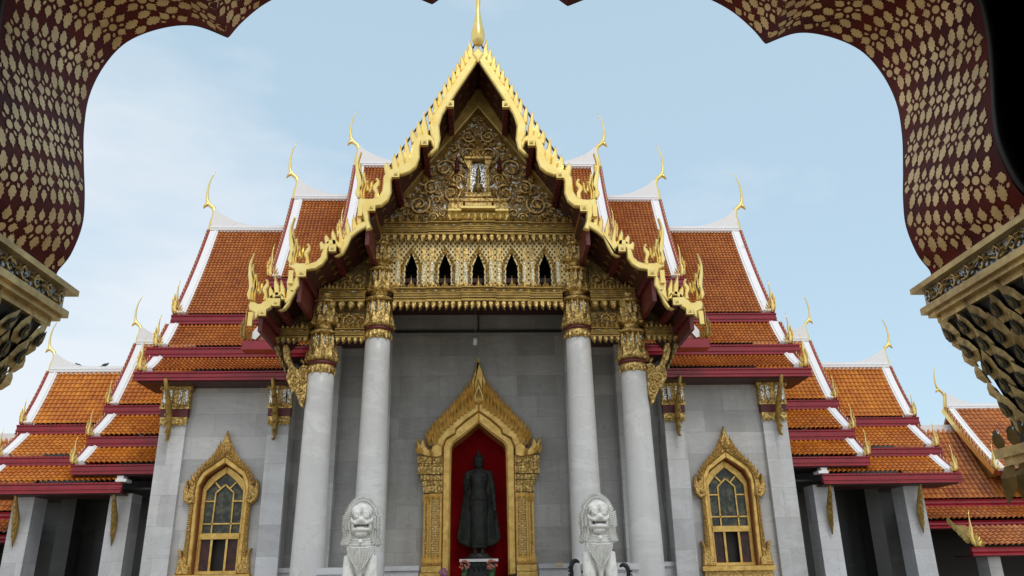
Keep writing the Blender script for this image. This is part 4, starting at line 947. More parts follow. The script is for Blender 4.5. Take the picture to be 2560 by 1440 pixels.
for (pa, pb, py) in ((274,329,1251), (31,83,1265)):
    xa, xb = X(pa, py, YPi), X(pb, py, YPi); m = MB(); m.box(xa, xb, YPi, YPi+.72, 0, q3-e3+.02); G_ = emit(GP, 'marble_pier', m, M['marble_side'])
    x = (xa+xb)/2-.03; k = MB(); zt = q3-e3
    k.tube([(x, YPi-.45, zt+.02), (x, YPi-.36, zt-.15), (x, YPi-.22, zt-.4), (x+.01, YPi-.14, zt-.62), (x, YPi-.12, zt-.9), (x, YPi-.10, zt-1.15), (x, YPi-.08, zt-1.42)], [.03,.045,.055,.07,.085,.06,.012], 6)
    for q in range(6): k.leaf((x, YPi-.36+.04*q, zt-.2-.16*q), (0,-.3,-1), (1,0,0), (0,-1,0), .2, .10, .5)
    emit(G_, 'eave_bracket', k, M['gold_dull'])
    m = MB(); m.box(xa+.05, xb-.05, YPi+2.6, YPi+3.2, 0, q3); emit(G_, 'rear_pilaster', m, M['shaded_marble'])
xa = X(365,1300,24.6)
m = MB(); m.box(xa-.2, xa+.5, 25.2, 25.8, 0, z3-f3); emit(GP, 'marble_pier', m, M['shaded_marble'])
m = MB(); m.box(-14.6, -8.7, 27.5, 27.7, 0, 6.2); m.box(-14.6, -8.7, 24.2, 27.5, q3-e3+.15, q3-e3+.2); emit(GP, 'gallery_rear_wall', m, M['shaded_marble'])
for px in ():
    m = MB(); xx = X(px, 1350, 27.4); m.box(xx-.45, xx+.45, 27.35, 27.5, 0, 2.3); m.prism([(xx-.45,2.3),(xx+.45,2.3),(xx+.3,2.9),(xx,3.5),(xx-.3,2.9)], 27.35, 27.5); W_ = emit(GP, 'rear_doorway', m, M['gate_dark'])
# ------------------------------------------------------------------ farther halls
hl = empty('cloister_hall', (-17, 27, 0)); hr = empty('cloister_hall', (17, 27, 0))
tag(hl, 'orange tiled hall corner at the far left edge behind the outermost gallery pier', 'hall')
tag(hr, 'smaller orange roofed hall at far right, its gilded gable edge facing the temple', 'hall')
HP = (hl, hr)
def XR(px, py, Y): return -X(px, py, Y)
YH, YHr = 26.8, 28.3
kh = dict(pitch=.18, course=.20, tm='tile')
zH = Z(2400,1247,YH); zHr = Z(2330,1075,YHr); fH = zH-Z(2400,1266,YH)
roof_tier(HP, -23, -15.0, (YH, zH), (YHr, zHr), fh=fH, chofa=0, sag=.12, wall=.8, vw=0, flare=False, xfo=XR(2298,1255,YH), **kh) if False else None
def plain_roof(pp, x0, x1, eave, ridge, fh, xf0, xf1, tm='tile', pitch=.18, course=.2, sag=.1, wall=1.0):
    prof = concave(eave, ridge, sag); T = emit_tiles(pp, 'tiled_roof_slope', x0, x1, prof, pitch, course, M[tm]); y, z = eave; f = MB()
    f.exx([(y+.10, z-.02), (y-.04, z-.02), (y-.01, z-.08), (y-.01, z-fh*.55), (y-.05, z-fh*.62), (y-.02, z-fh*.76), (y-.06, z-fh*.92), (y-.06, z-fh-.02), (y+.10, z-fh-.02)], xf0, xf1)
    emit(T, 'fascia_beam', f, M['red']); s = MB(); s.box(min(xf0, xf1), max(xf0, xf1), y+.05, y+wall, z-fh-.05, z-fh); emit(T, 'eave_soffit', s, M['red_soffit']); return T
xB = XR(2288,1240,YH)
T_ = plain_roof(HP, -23.5, xB, (YH, zH), (YHr, zHr), fH, -23.5, xB)
k_ = MB(); k_.exx([(YH+.14, zH-.12), (YHr, zHr-.12), (2*YHr-YH, zH-.12)], -23.5, xB+.05); emit(T_, 'roof_core', k_, M['red_soffit'])
c = MB(); c.box(-23.5, XR(2296,1072,YHr), YHr-.1, YHr+.1, zHr-.1, zHr+.17); emit(T_, 'ridge_cap', c, M['white'])
YH2 = 26.1; zH2 = Z(2400,1300,YH2); fH2 = zH2-Z(2400,1319,YH2)
plain_roof(HP, -23.5, XR(2315,1298,YH2), (YH2, zH2), (YH+.02, zH-fH-.05), fH2, -23.5, XR(2312,1310,YH2), sag=.04)
YA = 26.2; YAr = YA*1.082; xA = XR(2495,1175,YA)
zA = Z(2497,1176,YA); zAr = Z(2370,1022,YAr)
TA = roof_tier(HP, -25, xA, (YA, zA), (YAr, zAr), fh=.2, chofa=.72, hh=.8, sag=.12, wall=.5, vw=.22, xfo=xA-.1, **kh)
g_ = MB(); prof = concave((YA, zA), (YAr, zAr), .12); P = resamp(prof, .21)
for i in range(len(P)-1):
    a, b = P[i], P[i+1]; c = a.lerp(b, .5); t = (b-a).normalized()
    g_.leaf((xA+.16, c.x-.05, c.y+.05), (.35, -t.y*.5, t.x*.8+.2), (0, t.x, t.y), (.6,-.8,0), .22, .15, .5)
g_.join(sweep_strip(prof, xA+.08, xA+.16, -.14, .04)); emit(TA, 'gilded_bargeboard', g_, M['gold'])
YC = 24.6; zC = Z(2480,1366,YC); fC = zC-Z(2480,1387,YC); xC = XR(2440,1372,YC)
TC = plain_roof(HP, -23, xC-.25, (YC, zC), (YC+.95, Z(2500,1318,YC+.95)), fC, -23, XR(2430,1380,YC), sag=.03)
v = sweep_strip(concave((YC, zC), (YC+.95, Z(2500,1318,YC+.95)), .03), xC-.28, xC-.02, -.02, .1); emit(TC, 'gilt_verge', v, M['gold_dull'])
s_ = spike_mb(xC+.02, YC-.02, zC+.02, .95, 1)
for k in range(4): s_.leaf((xC+.1+.0*k, YC+.15+.22*k, zC+.1+.17*k), (.5,-.1,1), (1,0,0), (0,-1,0), .34, .2, .5)
emit(TC, 'naga_finial', s_, M['gold'])
m = MB(); m.box(XR(2512,1400,YC), XR(2480,1400,YC), YC+.2, YC+.8, 0, zC-fC); emit(HP, 'hall_pier', m, M['marble_wall'])
m = MB(); m.box(-25, XR(2325,1380,27), 27.2, 27.4, 0, zH); emit(HP, 'hall_rear_wall', m, M['gate_dark'])
# ------------------------------------------------------------------ remeshed solid figures
def blob(parts, voxel, smooth=4):
    bm = bmesh.new()
    for p in parts:
        k = p[0]
        if k == 'e':
            _, c, r, rot = (p+((0,0,0),))[:4]
            mtx = Matrix.Translation(c) @ Matrix.Rotation(rot[2], 4, 'Z') @ Matrix.Rotation(rot[1], 4, 'Y') @ Matrix.Rotation(rot[0], 4, 'X') @ Matrix.Diagonal((*r, 1))
            bmesh.ops.create_icosphere(bm, subdivisions=3, radius=1, matrix=mtx)
        elif k == 't':
            q = MB().tube(p[1], p[2], 14); vs = [bm.verts.new(v) for v in q.v]
            for f in q.f: bm.faces.new([vs[i] for i in f])
        elif k == 'l':   # loft of elliptic sections (z,cx,cy,rx,ry)
            n = 28; vs = []
            for z, cx, cy, rx, ry in p[1]: vs.append([bm.verts.new((cx+rx*math.cos(2*PI*j/n), cy+ry*math.sin(2*PI*j/n), z)) for j in range(n)])
            for a, b in zip(vs, vs[1:]):
                for j in range(n): bm.faces.new((a[j], a[(j+1)%n], b[(j+1)%n], b[j]))
            bm.faces.new(vs[0][::-1]); bm.faces.new(vs[-1])
        elif k == 'm':
            vs = [bm.verts.new(v) for v in p[1].v]
            for f in p[1].f: bm.faces.new([vs[i] for i in f])
    bmesh.ops.recalc_face_normals(bm, faces=bm.faces)
    me = bpy.data.meshes.new('tmp'); bm.to_mesh(me); bm.free(); o = bpy.data.objects.new('tmp', me); COL.objects.link(o)
    r = o.modifiers.new('r', 'REMESH'); r.mode = 'VOXEL'; r.voxel_size = voxel
    s = o.modifiers.new('s', 'SMOOTH'); s.factor = .5; s.iterations = smooth
    dg = bpy.context.evaluated_depsgraph_get(); res = bpy.data.meshes.new_from_object(o.evaluated_get(dg))
    bpy.data.objects.remove(o); bpy.data.meshes.remove(me)
    res.polygons.foreach_set('use_smooth', [True]*len(res.polygons)); return res
# ------------------------------------------------------------------ guardian lions
u_ = 1/132
def lz(h): return 2.26-h*u_     # local height; base at .92 in the world
def E_(x, y, h, a, b, c, rot=(0,0,0)): return ('e', (x*u_, y*u_, lz(h)), (a*u_, b*u_, c*u_), rot)
parts = [E_(0,-6,50,31,30,36), E_(-13,-30,30,16,13,13), E_(13,-30,30,16,13,13), E_(0,-24,24,22,16,12),
         E_(0,-44,53,9,10,8), E_(-9,-42,56,6,7,5), E_(9,-42,56,6,7,5), E_(0,-33,58,27,16,8), E_(-24,-22,56,9,14,6,(0,.5,0)), E_(24,-22,56,9,14,6,(0,-.5,0)),
         E_(0,-31,76,25,16,8), E_(0,-28,86,18,14,8), E_(-22,-16,70,8,14,16), E_(22,-16,70,8,14,16),
         E_(0,14,66,44,26,58), E_(0,10,100,46,26,22), E_(-46,12,102,9,16,15), E_(46,12,102,9,16,15),
         E_(0,4,128,40,36,34), E_(0,14,150,39,40,50), E_(0,45,185,40,52,70), E_(-32,70,235,20,44,42), E_(32,70,235,20,44,42),
         ('t', [(-27*u_,0,lz(140)), (-31*u_,-10*u_,lz(190)), (-30*u_,-14*u_,lz(240)), (-29*u_,-14*u_,lz(290))], [21*u_,19*u_,15*u_,14*u_]),
         ('t', [(27*u_,0,lz(140)), (31*u_,-10*u_,lz(190)), (30*u_,-14*u_,lz(240)), (29*u_,-14*u_,lz(290))], [21*u_,19*u_,15*u_,14*u_]),
         E_(-29,-26,289,17,24,10), E_(29,-26,289,17,24,10),
         ('t', [(-8*u_,-26*u_,lz(168)), (0,-24*u_,lz(178)), (0,-20*u_,lz(200)), (0,-14*u_,lz(230))], [6*u_,8*u_,5*u_,3*u_])]
for s in (-1, 1):
    parts += [E_(s*13,-42,44,10,5,8), E_(s*13,-46,45,5,4,4.5), ('t', [(s*4*u_,-44*u_,lz(40)), (s*9*u_,-45*u_,lz(35)), (s*17*u_,-42*u_,lz(34)), (s*25*u_,-33*u_,lz(38)), (s*29*u_,-24*u_,lz(46))], [2*u_,3*u_,3.4*u_,3*u_,2*u_]),
              ('t', [(s*6*u_,-48*u_,lz(60)), (s*14*u_,-46*u_,lz(62)), (s*22*u_,-38*u_,lz(58)), (s*29*u_,-26*u_,lz(50)), (s*31*u_,-16*u_,lz(42))], [3*u_,3.6*u_,3.6*u_,3*u_,2*u_]),
              E_(s*34,-8,30,6,8,9,(0,s*.4,0))]
lion_me = blob(parts, .0115, 2); lion_me.name = 'guardian_lion'; lion_me.materials.append(M['marble_white'])
def lion_details():
    mane = MB(); n = 46
    for ring_, (ra, rb, yy, h, w2) in enumerate(((45,60,-2,13,7),(39,53,-12,11,7),(33,46,-20,9,6))):
        for i in range(n):
            a = PI*(-.08+1.16*i/(n-1)); c, s = math.cos(a), math.sin(a)
            if ring_ and s > .0 and abs(c) < .62 and ring_ == 2: pass
            x = c*ra; hh = 62-s*rb if s >= 0 else 62-s*rb
            if s < .35: x = math.copysign(ra+ (0 if ring_ else 2), c)
            mane.leaf((x*u_, yy*u_, lz(hh)), (c*.9, -.1, max(.18, s)), (-s, 0, c), (c*.25,-.95,s*.2), h*u_, w2*u_, .9, .3)
    for s in (-1, 1):
        for r in range(12):
            hh = 62+r*4.6; x0 = 46+max(0, r-7)*1.5
            for cidx, (dx, yy) in enumerate(((0,-2),(-6,-10),(-12,-16),(-18,-20))):
                if cidx == 3 and r < 4: continue
                mane.leaf((s*(x0+dx)*u_, yy*u_, lz(hh)), (s*.8,-.2,.35), (-.35*s, 0, .8), (s*.3,-.95,.1), 11*u_, 6*u_, .9, .3)
    bib = MB()
    def by(x, h):  # chest surface depth
        t = max(0, 1-(x/43)**2)**.5; k = 34 if h < 150 else 34-(h-150)*.18
        return -(k*t+4)*1.0
    for r in range(11):
        h = 121+r*4.6; hw = 37*(1-(r/11.5)**1.15)
        nn = max(1, int(hw/4))
        for s in (-1, 1):
            for q in range(nn):
                x = s*(hw*(q+.6)/nn); bib.leaf((x*u_, (by(x, h)-1)*u_, lz(h)), (s*.25,-.1,-1), (1,0,.25*s), (0,-1,.1), 6.2*u_, 5.2*u_, .8)
    rim = [(-38,116),(-30,136),(-20,153),(-10,166),(0,174),(10,166),(20,153),(30,136),(38,116)]
    bib.tube([(x*u_, (by(x, h)-3)*u_, lz(h)) for x, h in rim], 1.5*u_, 6)
    bib.tube([(x*u_, (by(x, h)-3)*u_, lz(h)) for x, h in [(-38,116),(-25,119),(-12,120),(0,120),(12,120),(25,119),(38,116)]], 1.8*u_, 6)
    for hh, wd in ((98,26),(104,31),(110,35)): bib.tube([(x*u_, (by(x, hh)-2)*u_, lz(hh+3*(1-(x/wd)**2))) for x in [wd*k/4 for k in range(-4, 5)]], 1.1*u_, 5)
    bib.lathe(0, -39*u_, [(.001,lz(112)), (6*u_,lz(109)), (7*u_,lz(105)), (5*u_,lz(100)), (.001,lz(98))], 8)
    bib.tube([(0, (by(0,h)-3)*u_, lz(h)) for h in (120,135,150,162,174)], 1.4*u_, 5)
    mouth = MB(); mouth.box(-18*u_, 18*u_, -41*u_, -30*u_, lz(70.5), lz(64.0))
    teeth_ = MB()
    for i in range(9):
        x = (-14+3.5*i)*u_; teeth_.leaf((x, -42*u_, lz(63)), (0,0,-1), (1,0,0), (0,-1,0), 4.2*u_, 2.6*u_, .9); teeth_.leaf((x+1.7*u_, -42*u_, lz(71.5)), (0,0,1), (1,0,0), (0,-1,0), 4*u_, 2.6*u_, .9)
    for s in (-1, 1):
        P = [(s*(9+4*math.cos(a)*(1-t*.5))*u_, -51*u_, lz(57+4*math.sin(a)*(1-t*.5))) for t, a in [(k/8, k*.8) for k in range(9)]]; teeth_.tube(P, .9*u_, 5)
        P = [(s*13*u_+7.5*u_*math.cos(a), -47*u_, lz(44)+5*u_*math.sin(a)) for a in [k*2*PI/12 for k in range(13)]]; teeth_.tube(P, 1.0*u_, 5)
    # base slab
    base = MB(); base.box(-.50, .50, -.42, .95, -.045, .075)
    return mane, bib, mouth, teeth_, base
mane, bib, mouth, teeth_, base_ = lion_details()
lions = []
for i, (px, lab, dx) in enumerate(((901,'white marble guardian lion in front of the inner left column',0),(1498,'white marble guardian lion in front of the inner right column',0))):
    if i == 0:
        o = bpy.data.objects.new('guardian_lion', lion_me); COL.objects.link(o)
        kids = [build('curled_mane', mane, M['marble_white'], o), build('scaled_breastplate', bib, M['marble_white'], o), build('mouth_opening', mouth, M['gate_dark'], o), build('teeth', teeth_, M['marble_white'], o), build('base_slab', base_, M['marble_side'], o)]
    else:
        src = lions[0]; o = src.copy(); COL.objects.link(o)
        for ch in list(src.children): c = ch.copy(); COL.objects.link(c); c.parent = o
    sx0 = X(px, 1300, 15.7); o.location = (sx0, 16.0, .945); o.rotation_euler = (0, 0, (.05, .03)[i]); o.scale = (.88, .93, 1)
    tag(o, lab, 'lion statue', 'guardian lions before the porch'); lions.append(o)
# dark curled ornaments at the feet of the right lion
for i, (px, py, lab) in enumerate(((1440,1418,'black curled scroll ornament left of the right lion'),(1559,1428,'black curled scroll ornament right of the right lion'))):
    x, z = at(px, py, 16.5); m = MB(); s = 1 if i == 0 else -1
    m.tube([(x+s*.10*math.cos(a), 16.5, z-.02+.14*math.sin(a)) for a in [PI*.25+k*PI*.9/8 for k in range(9)]]+[(x-s*.1, 16.5, z-.35), (x-s*.02, 16.5, .9)], [.015,.03,.04,.045,.045,.045,.045,.04,.04,.035,.05], 8)
    for k in range(5): m.leaf((x-s*.12, 16.46, z+.02-.07*k), (-s*.5,0,-.6), (1,0,0), (0,-1,0), .07, .07, .5)
    tag(build('curled_ornament', m, M['black'], org=(x, 16.5, .9)), lab, 'ornament', 'black scroll ornaments beside the lion')
# low marble parapets behind the lions
for i, s in enumerate((-1, 1)):
    Yp = 17.6; a = XR(1598,1418,Yp); zt = Z(1560,1408,Yp); m = MB(); m.box(a+.03, -2.2, Yp, Yp+.5, .9, zt-.13); m2 = MB(); m2.box(a, -2.2, Yp-.05, Yp+.55, zt-.13, zt); m2.box(a+.02, -2.2, Yp-.02, Yp+.52, zt-.17, zt-.132)
    if s > 0: m, m2 = m.mirror(), m2.mirror()
    org = (s*3.0, Yp+.25, .9); o = build('parapet_wall', m, M['marble_side'], org=org); c = build('coping', m2, M['marble_side'], org=org); c.parent = o; c.location = (0, 0, 0)
    tag(o, 'low white marble parapet behind the %s lion' % ('left' if s < 0 else 'right'), 'parapet', 'low parapets flanking the porch steps')
# ------------------------------------------------------------------ standing Buddha in the niche
YBd = 23.28; bz = Z(1197,1400,YBd-.1); tz = Z(1197,1122,YBd); hb = tz-bz
def bq(py): return Z(1197, py, YBd-.1)-bz
P = [('l', [(0,0,0,.40,.26),(.05,0,0,.40,.26),(.09,0,0,.30,.2),(.16,0,0,.26,.17),(.18,0,0,.22,.14)]),
     ('t', [(-.10,-.02,.12),(-.10,0,.3),(-.09,0,.5)], [.065,.06,.07]), ('t', [(.10,-.02,.12),(.10,0,.3),(.09,0,.5)], [.065,.06,.07]),
     ('e', (-.10,-.08,.17), (.06,.12,.045)), ('e', (.10,-.08,.17), (.06,.12,.045)),
     # robe: flared outer mantle and inner body
     ('l', [(bq(1366),0,.04,0.374,.07),(bq(1358),0,.04,0.528,.08),(bq(1345),0,.04,0.627,.085),(bq(1330),0,.04,0.605,.085),(bq(1300),0,.03,0.550,.085),(bq(1270),0,.03,0.495,.085),(bq(1245),0,.03,0.451,.09),(bq(1215),0,.03,0.407,.10),(bq(1190),0,.02,0.42,.11),(bq(1178),0,.01,0.39,.10),(bq(1172),0,0,0.143,.09)]),
     ('l', [(bq(1370),0,-.02,0.220,.13),(bq(1358),0,-.02,0.253,.15),(bq(1300),0,-.02,0.237,.16),(bq(1262),0,-.02,0.270,.17),(bq(1244),0,-.02,0.253,.17),(bq(1225),0,-.02,0.220,.15),(bq(1200),0,-.02,0.270,.17),(bq(1184),0,-.01,0.286,.15),(bq(1176),0,0,0.176,.11)]),
     ('t', [(0,0,bq(1180)),(0,-.01,bq(1168))], [.085,.08]),
     ('e', (0,-.03,bq(1157)), (.15,.16,.19)), ('e', (0,-.01,bq(1148)), (.165,.17,.12)), ('e', (0,0,bq(1138)), (.09,.1,.09)), ('l', [(bq(1140),0,0,.07,.07),(bq(1128),0,0,.035,.035),(bq(1121),0,0,.008,.008)]),
     ('e', (0,-.165,bq(1158)), (.022,.03,.045)), ('e', (0,-.155,bq(1164)), (.045,.02,.014)), ('e', (-.05,-.15,bq(1154)), (.03,.015,.012)), ('e', (.05,-.15,bq(1154)), (.03,.015,.012)),
     ('e', (-.135,.0,bq(1160)), (.02,.04,.1)), ('e', (.135,.0,bq(1160)), (.02,.04,.1)),
     ('t', [(-.31,0,bq(1183)),(-.36,.0,bq(1200)),(-.385,-.03,bq(1222)),(-.37,-.13,bq(1226)),(-.33,-.24,bq(1212)),(-.32,-.27,bq(1204))], [.09,.085,.07,.06,.045,.04]),
     ('e', (-.32,-.28,bq(1197)), (.05,.022,.06)),
     ('t', [(.31,0,bq(1183)),(.37,.0,bq(1205)),(.41,.0,bq(1235)),(.44,-.05,bq(1262)),(.46,-.10,bq(1280))], [.09,.08,.07,.055,.04]),
     ('e', (.465,-.12,bq(1287)), (.03,.045,.06))]
for k in range(4): P.append(('t', [(-.355+.023*k,-.285,bq(1193)),(-.36+.026*k,-.29,bq(1189)),(-.358+.025*k,-.282,bq((1186,1184,1184.5,1187)[k]))], [.0105,.010,.008]))
P.append(('t', [(-.275,-.28,bq(1200)),(-.262,-.29,bq(1196)),(-.262,-.29,bq(1192.5))], [.012,.011,.008]))
for k in range(4): P.append(('t', [(.47,-.15+.022*k,bq(1291)),(.472,-.152+.023*k,bq(1296)),(.468,-.15+.023*k,bq((1299,1301,1300,1298)[k]))], [.0105,.010,.008]))
P.append(('t', [(.455,-.165,bq(1286)),(.45,-.18,bq(1290)),(.45,-.182,bq(1293))], [.012,.011,.008]))
me = blob(P, .0125, 2); me.name = 'buddha_statue'; me.materials.append(M['bronze'])
bud = bpy.data.objects.new('buddha_statue', me); COL.objects.link(bud); bud.location = (0, YBd, bz)
tag(bud, 'black bronze standing Buddha in flared robe, one hand raised, against the red niche', 'statue')
r_ = MB()
for k in range(9): r_.tube([((k-4)*.045, -.185+.004*abs(k-4), bq(1250)), ((k-4)*.05, -.175+.004*abs(k-4), bq(1300)), ((k-4)*.047, -.165+.005*abs(k-4), bq(1362))], .009, 5)
r_.tube([(x, -.19+.25*x*x, bq(1248)) for x in [-.22+.055*k for k in range(9)]], .018, 6)
for s in (-1, 1):
    for k in range(4): r_.tube([(s*(.27+.03*k), -.06, bq(1235)), (s*(.30+.045*k), -.055, bq(1300)), (s*(.31+.06*k), -.05, bq(1348))], .008, 5)
build('robe_folds', r_, M['bronze'], bud)
m = MB(); m.lathe(0, 0, [(.05,0),(.15,.02),(.148,.035)], 16)
# altar with flowers
zt = Z(1197,1398,22.75); m = MB(); m.box(-.52, .52, 22.5, 23.3, zt-.07, zt); al = build('offering_altar', m, M['marble_side'], org=(0, 22.9, .9))
tag(al, 'small dark altar table with pale stone top under the Buddha', 'altar')
m = MB(); m.box(-.45, .45, 22.56, 23.3, .9, zt-.071)
for k in range(7): m.leaf((-.4+.8*k/6, 22.55, zt-.1), (0,0,-1), (1,0,0), (0,-1,0), .22, .13, .4)
build('altar_body', m, M['bronze'], al, org=(0, 22.9, .9)).location = (0, 0, 0)
m = MB(); m.box(-.42, .42, 22.95, 23.6, zt-.0, bz+.0); o = build('statue_plinth', m, M['bronze'], al, org=(0, 22.9, .9)); o.location = (0, 0, 0)
for i, (px, py, r, mm, lab) in enumerate(((1160,1413,.15,'pink','pink flower bunch on the altar at the Buddha\'s raised-hand side'),(1229,1412,.15,'pink','pink flower bunch on the altar at the Buddha\'s lowered-hand side'),(1110,1432,.13,'purple','mauve flower bunch beside the doorway base'))):
    x, z = at(px, py, 22.40); m = MB(); rnd = random.Random(i+5)
    for k in range(26):
        th, ph = rnd.uniform(0, 2*PI), rnd.uniform(-.9, 1.3); c = (x+r*math.cos(th)*math.cos(ph)*rnd.uniform(.5,1), 22.40+r*.7*math.sin(th)*math.cos(ph), z+r*math.sin(ph)*.8)
        for q in range(5): a = q*2*PI/5; m.leaf(c, (math.cos(a),-.4,math.sin(a)), (-math.sin(a),0,math.cos(a)), (0,-1,0), .036, .03, .4)
    o = build('flower_bunch', m, M[mm], org=(x, 22.4, .9)); tag(o, lab, 'flowers', 'flower offerings round the altar')
    s = MB()
    for k in range(8): a = rnd.uniform(0, 6.28); s.tube([(x+.02*math.cos(a), 22.42, z-.35), (x+.1*math.cos(a), 22.42+.06*math.sin(a), z-.05)], .006, 4)
    s.lathe(x, 22.42, [(.04,.9),(.07,1.1),(.05,z-.5),(.07,z-.22),(.075,z-.2)], 12)
    c = build('vase_and_stems', s, M['green'], o, org=(x, 22.4, .9)); c.location = (0, 0, 0)
# ------------------------------------------------------------------ lamp, cable, socket, pigeons
x, z = at(1188, 850, 21.4); m = MB(); m.lathe(x, 21.4, [(.03,z-.16),(.06,z-.13),(.065,z+.02),(.03,z+.07)], 14); lo = build('hanging_lamp', m, M['lamp'], org=(x, 21.4, z))
tag(lo, 'small frosted lamp hanging in the shaded porch above the doorway', 'lamp'); m = MB(); m.tube([(x,21.4,z+.06),(x,21.4,9.34)], .008, 5); c = build('lamp_cord', m, M['cable'], lo, org=(x, 21.4, z)); c.location = (0, 0, 0)
P = [(px, 22.25) for px in (0,)]; pl = [(1648,1052),(1647,1110),(1652,1160),(1656,1240),(1664,1300),(1669,1360),(1672,1445)]
pts_ = []
for px, py in pl: x, z = at(px, py, 22.96); pts_.append((x, 22.96, z))
m = MB(); m.tube(pts_, .014, 5); tag(build('wall_cable', m, M['cable'], org=pts_[-1]), 'thin grey cable running down the marble wall right of the porch columns', 'cable')
x, z = at(1397, 1413, 22.66); m = MB(); m.box(x-.10, x+.10, 22.55, 22.449, z-.06, z+.06); m.box(x-.075, x+.075, 22.44, 22.449, z-.04, z+.04); tag(build('socket_box', m, M['stone'], org=(x, 22.5, z)), 'small pale junction box low on the marble wall right of the doorway', 'box')
def pigeon(px, py, flip, lab):
    Yq = YG2; x, z = at(px, py, Yq); z = Z(135,931,YG2)+.17
    q = [('e', (0,0,.12), (.13,.07,.065), (0,.35,0)), ('e', (-.11,0,.20), (.035,.033,.035)), ('t', [(-.06,0,.15),(-.10,0,.19)], [.05,.032]), ('t', [(-.14,0,.20),(-.175,0,.19)], [.012,.003]), ('t', [(.08,0,.09),(.26,0,.03)], [.045,.02]), ('t', [(-.01,-.02,.07),(-.01,-.02,0)], [.01,.012]), ('t', [(-.01,.02,.07),(-.01,.02,0)], [.01,.012]), ('e', (.04,.05,.13), (.12,.02,.045), (0,.3,0)), ('e', (.04,-.05,.13), (.12,.02,.045), (0,.3,0))]
    me = blob(q, .012, 1); me.name = 'pigeon'; me.materials.append(M['pigeon']); o = bpy.data.objects.new('pigeon', me); COL.objects.link(o); o.location = (x, Yq, z-.005); o.rotation_euler = (0, 0, PI if flip else 0); o.scale = (.68,)*3
    tag(o, lab, 'pigeon', 'pigeons on the gallery ridge')
pigeon(196, 908, False, 'dark pigeon on the white gallery ridge, nearer the ridge finial, head to the left')
pigeon(264, 912, True, 'dark pigeon on the white gallery ridge, farther from the ridge finial, head to the right')
# ------------------------------------------------------------------ gateway the photograph looks through
XG, GN, GF = .09, 2.05, 2.60
gate = empty('gateway', (XG, 2.3, 0)); tag(gate, 'dark lobed gateway arch with gold flower stencils on maroon, framing the view', 'gateway')
def gpart(n, mb, m, p=None): o = build(n, mb, m); reparent(o, p or gate); return o
segs = [[(1.53,2.585),(1.545,2.63),(1.51,2.70),(1.49,2.81),(1.50,2.92),(1.525,3.05),(1.55,3.2),(1.555,3.35),(1.52,3.49),(1.45,3.60),(1.33,3.665),(1.2,3.68),(1.065,3.625)],
        [(1.065,3.625),(1.02,3.70),(.94,3.79),(.83,3.86),(.70,3.90),(.55,3.90),(.40,3.86),(.27,3.80)], [(.27,3.80),(.20,3.86),(.10,3.92),(0,3.97)]]
def cat(P, n=6):
    out = []
    for i in range(len(P)-1):
        p0 = Vector(P[max(0, i-1)]); p1 = Vector(P[i]); p2 = Vector(P[i+1]); p3 = Vector(P[min(len(P)-1, i+2)])
        for k in range(n):
            t = k/n; out.append(.5*((2*p1)+(p2-p0)*t+(2*p0-5*p1+4*p2-p3)*t*t+(3*p1-p0-3*p2+p3)*t**3))
    out.append(Vector(P[-1])); return out
prof = []
for s in segs: c = cat(s); prof += c if not prof else c[1:]
half = [(p.x, p.y) for p in prof[::-1]]+[(1.70,2.58),(1.70,0)]
m = MB(); holed(m, XG-3.3, XG+3.3, 0, 5.3, XG, [(a+.004, b+.004) for a, b in half], GN, GF-.004); GW = gpart('gate_wall', m, M['gate_dark'])
m = MB(); m.box(XG-3.3, XG-3.2, -3.5, GN, 0, 5.0); m.box(XG+3.2, XG+3.3, -3.5, GN, 0, 5.0); m.box(XG-3.3, XG+3.3, -3.6, -3.5, 0, 5.0); m.box(XG-3.3, XG+3.3, -3.6, GN-.005, 5.0, 5.3); gpart('unseen_gatehouse_shell', m, M['gate_dark'])  # unseen shell, closed behind the camera to keep the near face dark
cum = [0]
for i in range(1, len(prof)): cum.append(cum[-1]+(prof[i]-prof[i-1]).length)
SL = cum[-1]
def sp_(s):
    s = max(0, min(SL, s)); i = 0
    lo, hi = 0, len(cum)-1
    while hi-lo > 1:
        md = (lo+hi)//2
        if cum[md] <= s: lo = md
        else: hi = md
    f = (s-cum[lo])/(cum[hi]-cum[lo]); p = prof[lo].lerp(prof[hi], f); t = (prof[hi]-prof[lo]).normalized(); return p, Vector((-t.y, t.x))
mb = MB(); mats = [M['gate_red'], M['gate_leaf']]
for side in (-1, 1):
    b = len(mb.v)
    for p in prof: mb.v += [(XG+side*p.x, GN, p.y), (XG+side*p.x, GF, p.y)]
    for i in range(len(prof)-1): mb.f.append([b+2*i, b+2*i+2, b+2*i+3, b+2*i+1]); mb.m.append(0); mb.s.append(False)
mb2 = MB()
def patch(shape, s0, t0, ang, sc, side, wob=0):
    c, sn = math.cos(ang), math.sin(ang); vs = []
    for a, b in shape:
        S_ = s0+(a*c-b*sn)*sc; T_ = t0+(a*sn+b*c)*sc
        if S_ < .02 or S_ > SL or T_ < .004 or T_ > GF-GN-.004: return
        p, n = sp_(S_); vs.append((XG+side*(p.x+n.x*.0021), GN+T_, p.y+n.y*.0021))
    mb2.add(vs, [tuple(range(len(vs)))])
petal = [(0,-.5),(.22,-.42),(.30,-.22),(.42,-.12),(.40,.05),(.30,.08),(.34,.22),(.18,.26),(.12,.36),(0,.58),(-.12,.36),(-.18,.26),(-.34,.22),(-.30,.08),(-.40,.05),(-.42,-.12),(-.30,-.22),(-.22,-.42)]
lobe = [(a*.82, b) for a, b in [(0,-.6),(.26,-.46),(.30,-.30),(.50,-.22),(.44,-.02),(.54,.10),(.36,.16),(.40,.36),(.22,.32),(.18,.52),(.02,.44),(-.10,.62),(-.18,.40),(-.36,.42),(-.32,.22),(-.52,.16),(-.42,0),(-.50,-.20),(-.30,-.26),(-.28,-.48)]]
